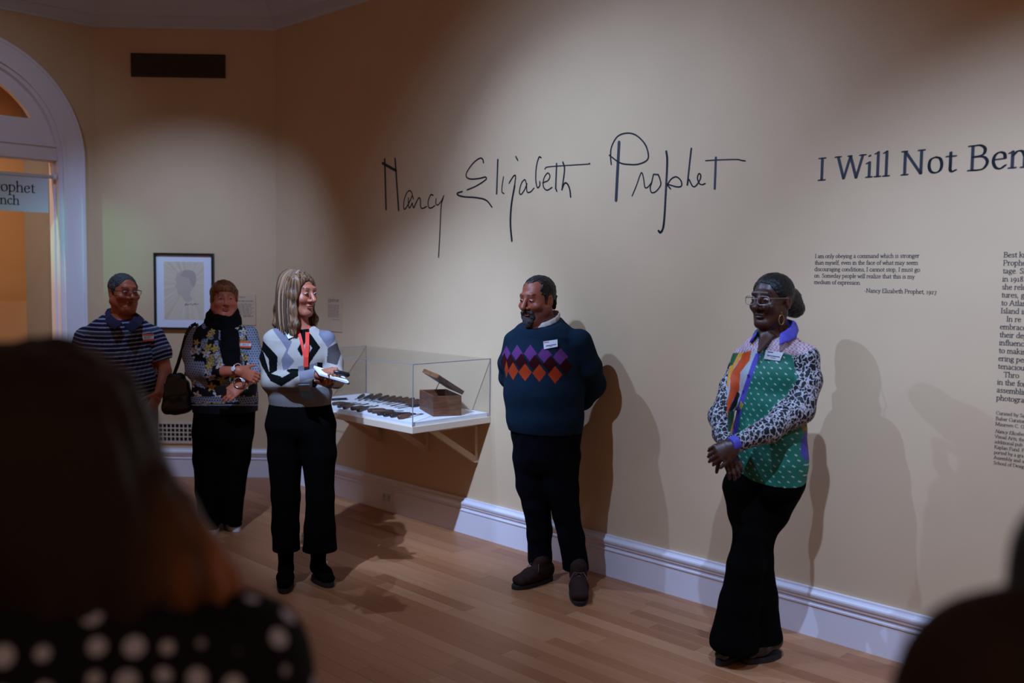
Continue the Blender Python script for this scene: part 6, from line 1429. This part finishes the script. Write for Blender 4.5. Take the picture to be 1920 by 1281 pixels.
if r_: scribble(r_[1], r_[0], 9, M_GREYTXT, 0.1, 0.92, 0.68, 0.32, 6)

# ---------------------------------------------------------------- audience close to the camera
def polka(nt, tc):
    v = nt.nodes.new('ShaderNodeTexVoronoi'); v.inputs['Scale'].default_value = 27; v.inputs['Randomness'].default_value = 0.3; nt.links.new(tc.outputs['Object'], v.inputs['Vector'])
    r = nt.nodes.new('ShaderNodeValToRGB'); r.color_ramp.elements[0].position = 0.27; r.color_ramp.elements[0].color = (0.52, 0.58, 0.86, 1); r.color_ramp.elements[1].position = 0.33; r.color_ramp.elements[1].color = (0.006, 0.006, 0.014, 1)
    nt.links.new(v.outputs['Distance'], r.inputs[0]); return r.outputs[0]
p = Px(1.05); wv = unit(np.array([0.92, 0.38, 0]))
who = empty('person', (p(120, 900)[0], p(120, 900)[1], 0), 'long-haired onlooker in a black polka-dot blouse, seen from behind up close', 'person', 'onlookers near the camera')
base = p(120, 1200); sh = np.array([base[0], base[1], 0.0])
H = Head(p(70, 850), 2.6, 0.05, 1.0)
top = Field()
top.chain([(sh + Z * 1.35, (0.10, 0.07)), (sh + Z * 1.28, (0.17, 0.10)), (sh + Z * 1.15, (0.17, 0.12)), (sh + Z * 0.98, (0.15, 0.11)), (sh + Z * 0.85, (0.17, 0.12))], wv, 0.05)
s1 = p(455, 1255, 0.0); s2 = sh * 2 * np.array([1, 1, 0]) - s1 * np.array([1, 1, 0]) + Z * s1[2]
for q_ in (s1, s2):
    o_ = unit((q_ - sh) * [1, 1, 0]); top.chain([(q_, (0.075, 0.08)), (q_ + o_ * 0.035 - Z * 0.13, (0.058, 0.062)), (q_ + o_ * 0.05 - Z * 0.30, (0.048, 0.05)), (q_ + o_ * 0.02 - Z * 0.50 + np.array([0.05, 0.12, 0]), (0.036, 0.036))], wv, 0.05)
    top.cap(sh + Z * 1.33, q_ + Z * 0.01, (0.06, 0.07), (0.055, 0.065), wv, 0.05)
blouse = Field().add(top); blouse.plane(sh + Z * 0.82, -Z)
leg = Field(); leg.chain([(sh + Z * 0.95, (0.16, 0.12)), (sh + Z * 0.82, (0.18, 0.13))], wv, 0.05)
for q_ in (-1, 1): leg.chain([(sh + wv * q_ * 0.08 + Z * 0.8, (0.095, 0.10)), (sh + wv * q_ * 0.085 + Z * 0.45, (0.065, 0.07)), (sh + wv * q_ * 0.09 + Z * 0.06, (0.05, 0.055))], wv, 0.02)
body = Field(); body.add(top, -0.010).add(leg, -0.012); add_head(body, H)
body.cap(H.w(0, -0.02, -0.06), sh + Z * 1.36, (0.05, 0.055), (0.055, 0.055), wv, 0.03)
for q_ in (s1, s2):
    o_ = unit((q_ - sh) * [1, 1, 0]); wr = q_ + o_ * 0.02 - Z * 0.52 + np.array([0.055, 0.13, 0]); add_hand(body, wr, np.array([0.2, 0.3, -0.8]), o_, 1, 0.4)
part('body', body, SKIN, who, 0.006, [(1.0, 0.012)], tint=lambda V: skin_tint(V, H, FAIR, LIPF, BROWF))
eyes(H, who)
part('blouse', blouse, mat_vcol('polka_dot_print', 0.8, polka, spec=0.15), who, 0.006, noise=folds(0.004, 8, 10), tint=lambda V: np.concatenate([np.full((len(V), 3), 0.006), np.zeros((len(V), 1))], 1), label='black blouse with white polka dots')
part('trousers', Field().add(leg), M_BLK, who, 0.01)
for q_ in (-1, 1): hl = sh + wv * q_ * 0.09 + np.array([0.03, -0.06, 0]); hl[2] = 0; shoe(who, hl, hl + np.array([-0.1, 0.22, 0]), hl + np.array([-0.02, 0.05, 0.1]), M_BLK, M_DARKSOLE)
h = Field(); h.ell(p(65, 830), (0.128, 0.128, 0.118), k=0.03)
h.chain([p.n(75, 840, 200, 190), p.n(95, 930, 215, 190), p.n(130, 1020, 225, 175), p.n(175, 1090, 225, 150), p.n(205, 1125, 200, 120)], (1, 0, 0), 0.02)
h.chain([p.n(285, 1010, 72, 90), p.n(355, 1075, 68, 85), p.n(405, 1108, 42, 60)], (1, 0, 0), 0.025)
h.chain([p.n(-60, 880, 120, 150, 0.02), p.n(-70, 1020, 150, 160, 0.02), p.n(-50, 1150, 150, 120, 0.02)], (1, 0, 0), 0.05)
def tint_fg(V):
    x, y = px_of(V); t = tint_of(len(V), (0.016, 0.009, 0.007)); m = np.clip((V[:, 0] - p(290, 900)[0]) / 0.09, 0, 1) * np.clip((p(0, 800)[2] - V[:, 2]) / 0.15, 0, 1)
    n = 0.6 + 0.5 * vnoise(V[:, 0] * 70, V[:, 1] * 70, V[:, 2] * 9); m = (m * n)[:, None]; t[:, :3] = t[:, :3] * (1 - m) + np.array([0.36, 0.13, 0.045]) * m; return t  # brown ends brightened in the tint, as backlight shining through
part('hair', h, mat_vcol('hair_long_brown', 0.5, spec=0.25), who, 0.006, noise=lambda x, y, z: 0.007 * vnoise(x * 60, y * 60, z * 6), tint=tint_fg, label='long dark brown hair, its brown ends brightened as backlight')
# second onlooker at the right edge
p = Px(0.72); wv = unit(np.array([0.95, -0.3, 0]))
who = empty('person', (p(2080, 1200)[0], p(2080, 1200)[1], 0), 'dark blurred onlooker at the lower right corner, cut off by the frame', 'person', 'onlookers near the camera')
sh = p(2150, 1300); sh[2] = 0; H = Head(p(2185, 1165), 2.9, 0.1, 0.98)
top = Field(); zt = p(2000, 1215)[2]
top.chain([(sh + Z * (zt + 0.0), (0.09, 0.07)), (sh + Z * (zt - 0.08), (0.17, 0.10)), (sh + Z * (zt - 0.25), (0.17, 0.12)), (sh + Z * (zt - 0.42), (0.15, 0.11)), (sh + Z * (zt - 0.55), (0.17, 0.12))], wv, 0.05)
s1 = p(1868, 1285); s2 = sh * 2 * np.array([1, 1, 0]) - s1 * np.array([1, 1, 0]) + Z * s1[2]
for q_ in (s1, s2):
    o_ = unit((q_ - sh) * [1, 1, 0]); top.chain([(q_, (0.058, 0.07)), (q_ + o_ * 0.03 - Z * 0.13, (0.055, 0.06)), (q_ + o_ * 0.05 - Z * 0.30, (0.045, 0.05)), (q_ + o_ * 0.02 - Z * 0.50 + np.array([0.0, 0.12, 0]), (0.036, 0.036))], wv, 0.05)
    top.cap(sh + Z * (zt - 0.02), q_, (0.06, 0.07), (0.052, 0.065), wv, 0.05)
leg = Field(); leg.chain([(sh + Z * (zt - 0.45), (0.16, 0.12)), (sh + Z * 0.78, (0.18, 0.13))], wv, 0.05)
for q_ in (-1, 1): leg.chain([(sh + wv * q_ * 0.08 + Z * 0.76, (0.095, 0.10)), (sh + wv * q_ * 0.085 + Z * 0.43, (0.065, 0.07)), (sh + wv * q_ * 0.09 + Z * 0.06, (0.05, 0.055))], wv, 0.02)
body = Field(); body.add(top, -0.010).add(leg, -0.012); add_head(body, H); body.cap(H.w(0, -0.02, -0.06), sh + Z * (zt + 0.02), (0.05, 0.055), (0.055, 0.055), wv, 0.03)
for q_ in (s1, s2):
    o_ = unit((q_ - sh) * [1, 1, 0]); wr = q_ + o_ * 0.02 - Z * 0.52 + np.array([0.0, 0.13, 0]); add_hand(body, wr, np.array([0.0, 0.3, -0.8]), o_, 1, 0.4)
part('body', body, SKIN, who, 0.006, [(1.0, 0.012)], tint=lambda V: skin_tint(V, H, FAIR, LIPF, BROWF)); eyes(H, who)
coat = Field().add(top); coat.plane(sh + Z * (zt - 0.58), -Z)
part('jacket', coat, mat('dark_brown_jacket', (0.022, 0.011, 0.009), 0.9, noise=(20, 0.2, (1, 1, 1))), who, 0.007, noise=folds(0.004, 8, 10))
part('trousers', Field().add(leg), M_BLK, who, 0.01)
for q_ in (-1, 1): hl = sh + wv * q_ * 0.09 + np.array([0.0, -0.06, 0]); hl[2] = 0; shoe(who, hl, hl + np.array([-0.03, 0.24, 0]), hl + np.array([0, 0.05, 0.1]), M_BLK, M_DARKSOLE)
h = Field(); h.ell(p(2178, 1140), (0.100, 0.115, 0.11), k=0.03); h.chain([p.n(2165, 1150, 235, 230), p.n(2130, 1210, 200, 170), p.n(2110, 1250, 150, 110)], (1, 0, 0), 0.04)
part('hair', h, hairmat('hair_near_black', (0.003, 0.0025, 0.0025), (0.012, 0.008, 0.007), (60, 60, 5), 0.5), who, 0.007, noise=lambda x, y, z: 0.005 * vnoise(x * 60, y * 60, z * 8))
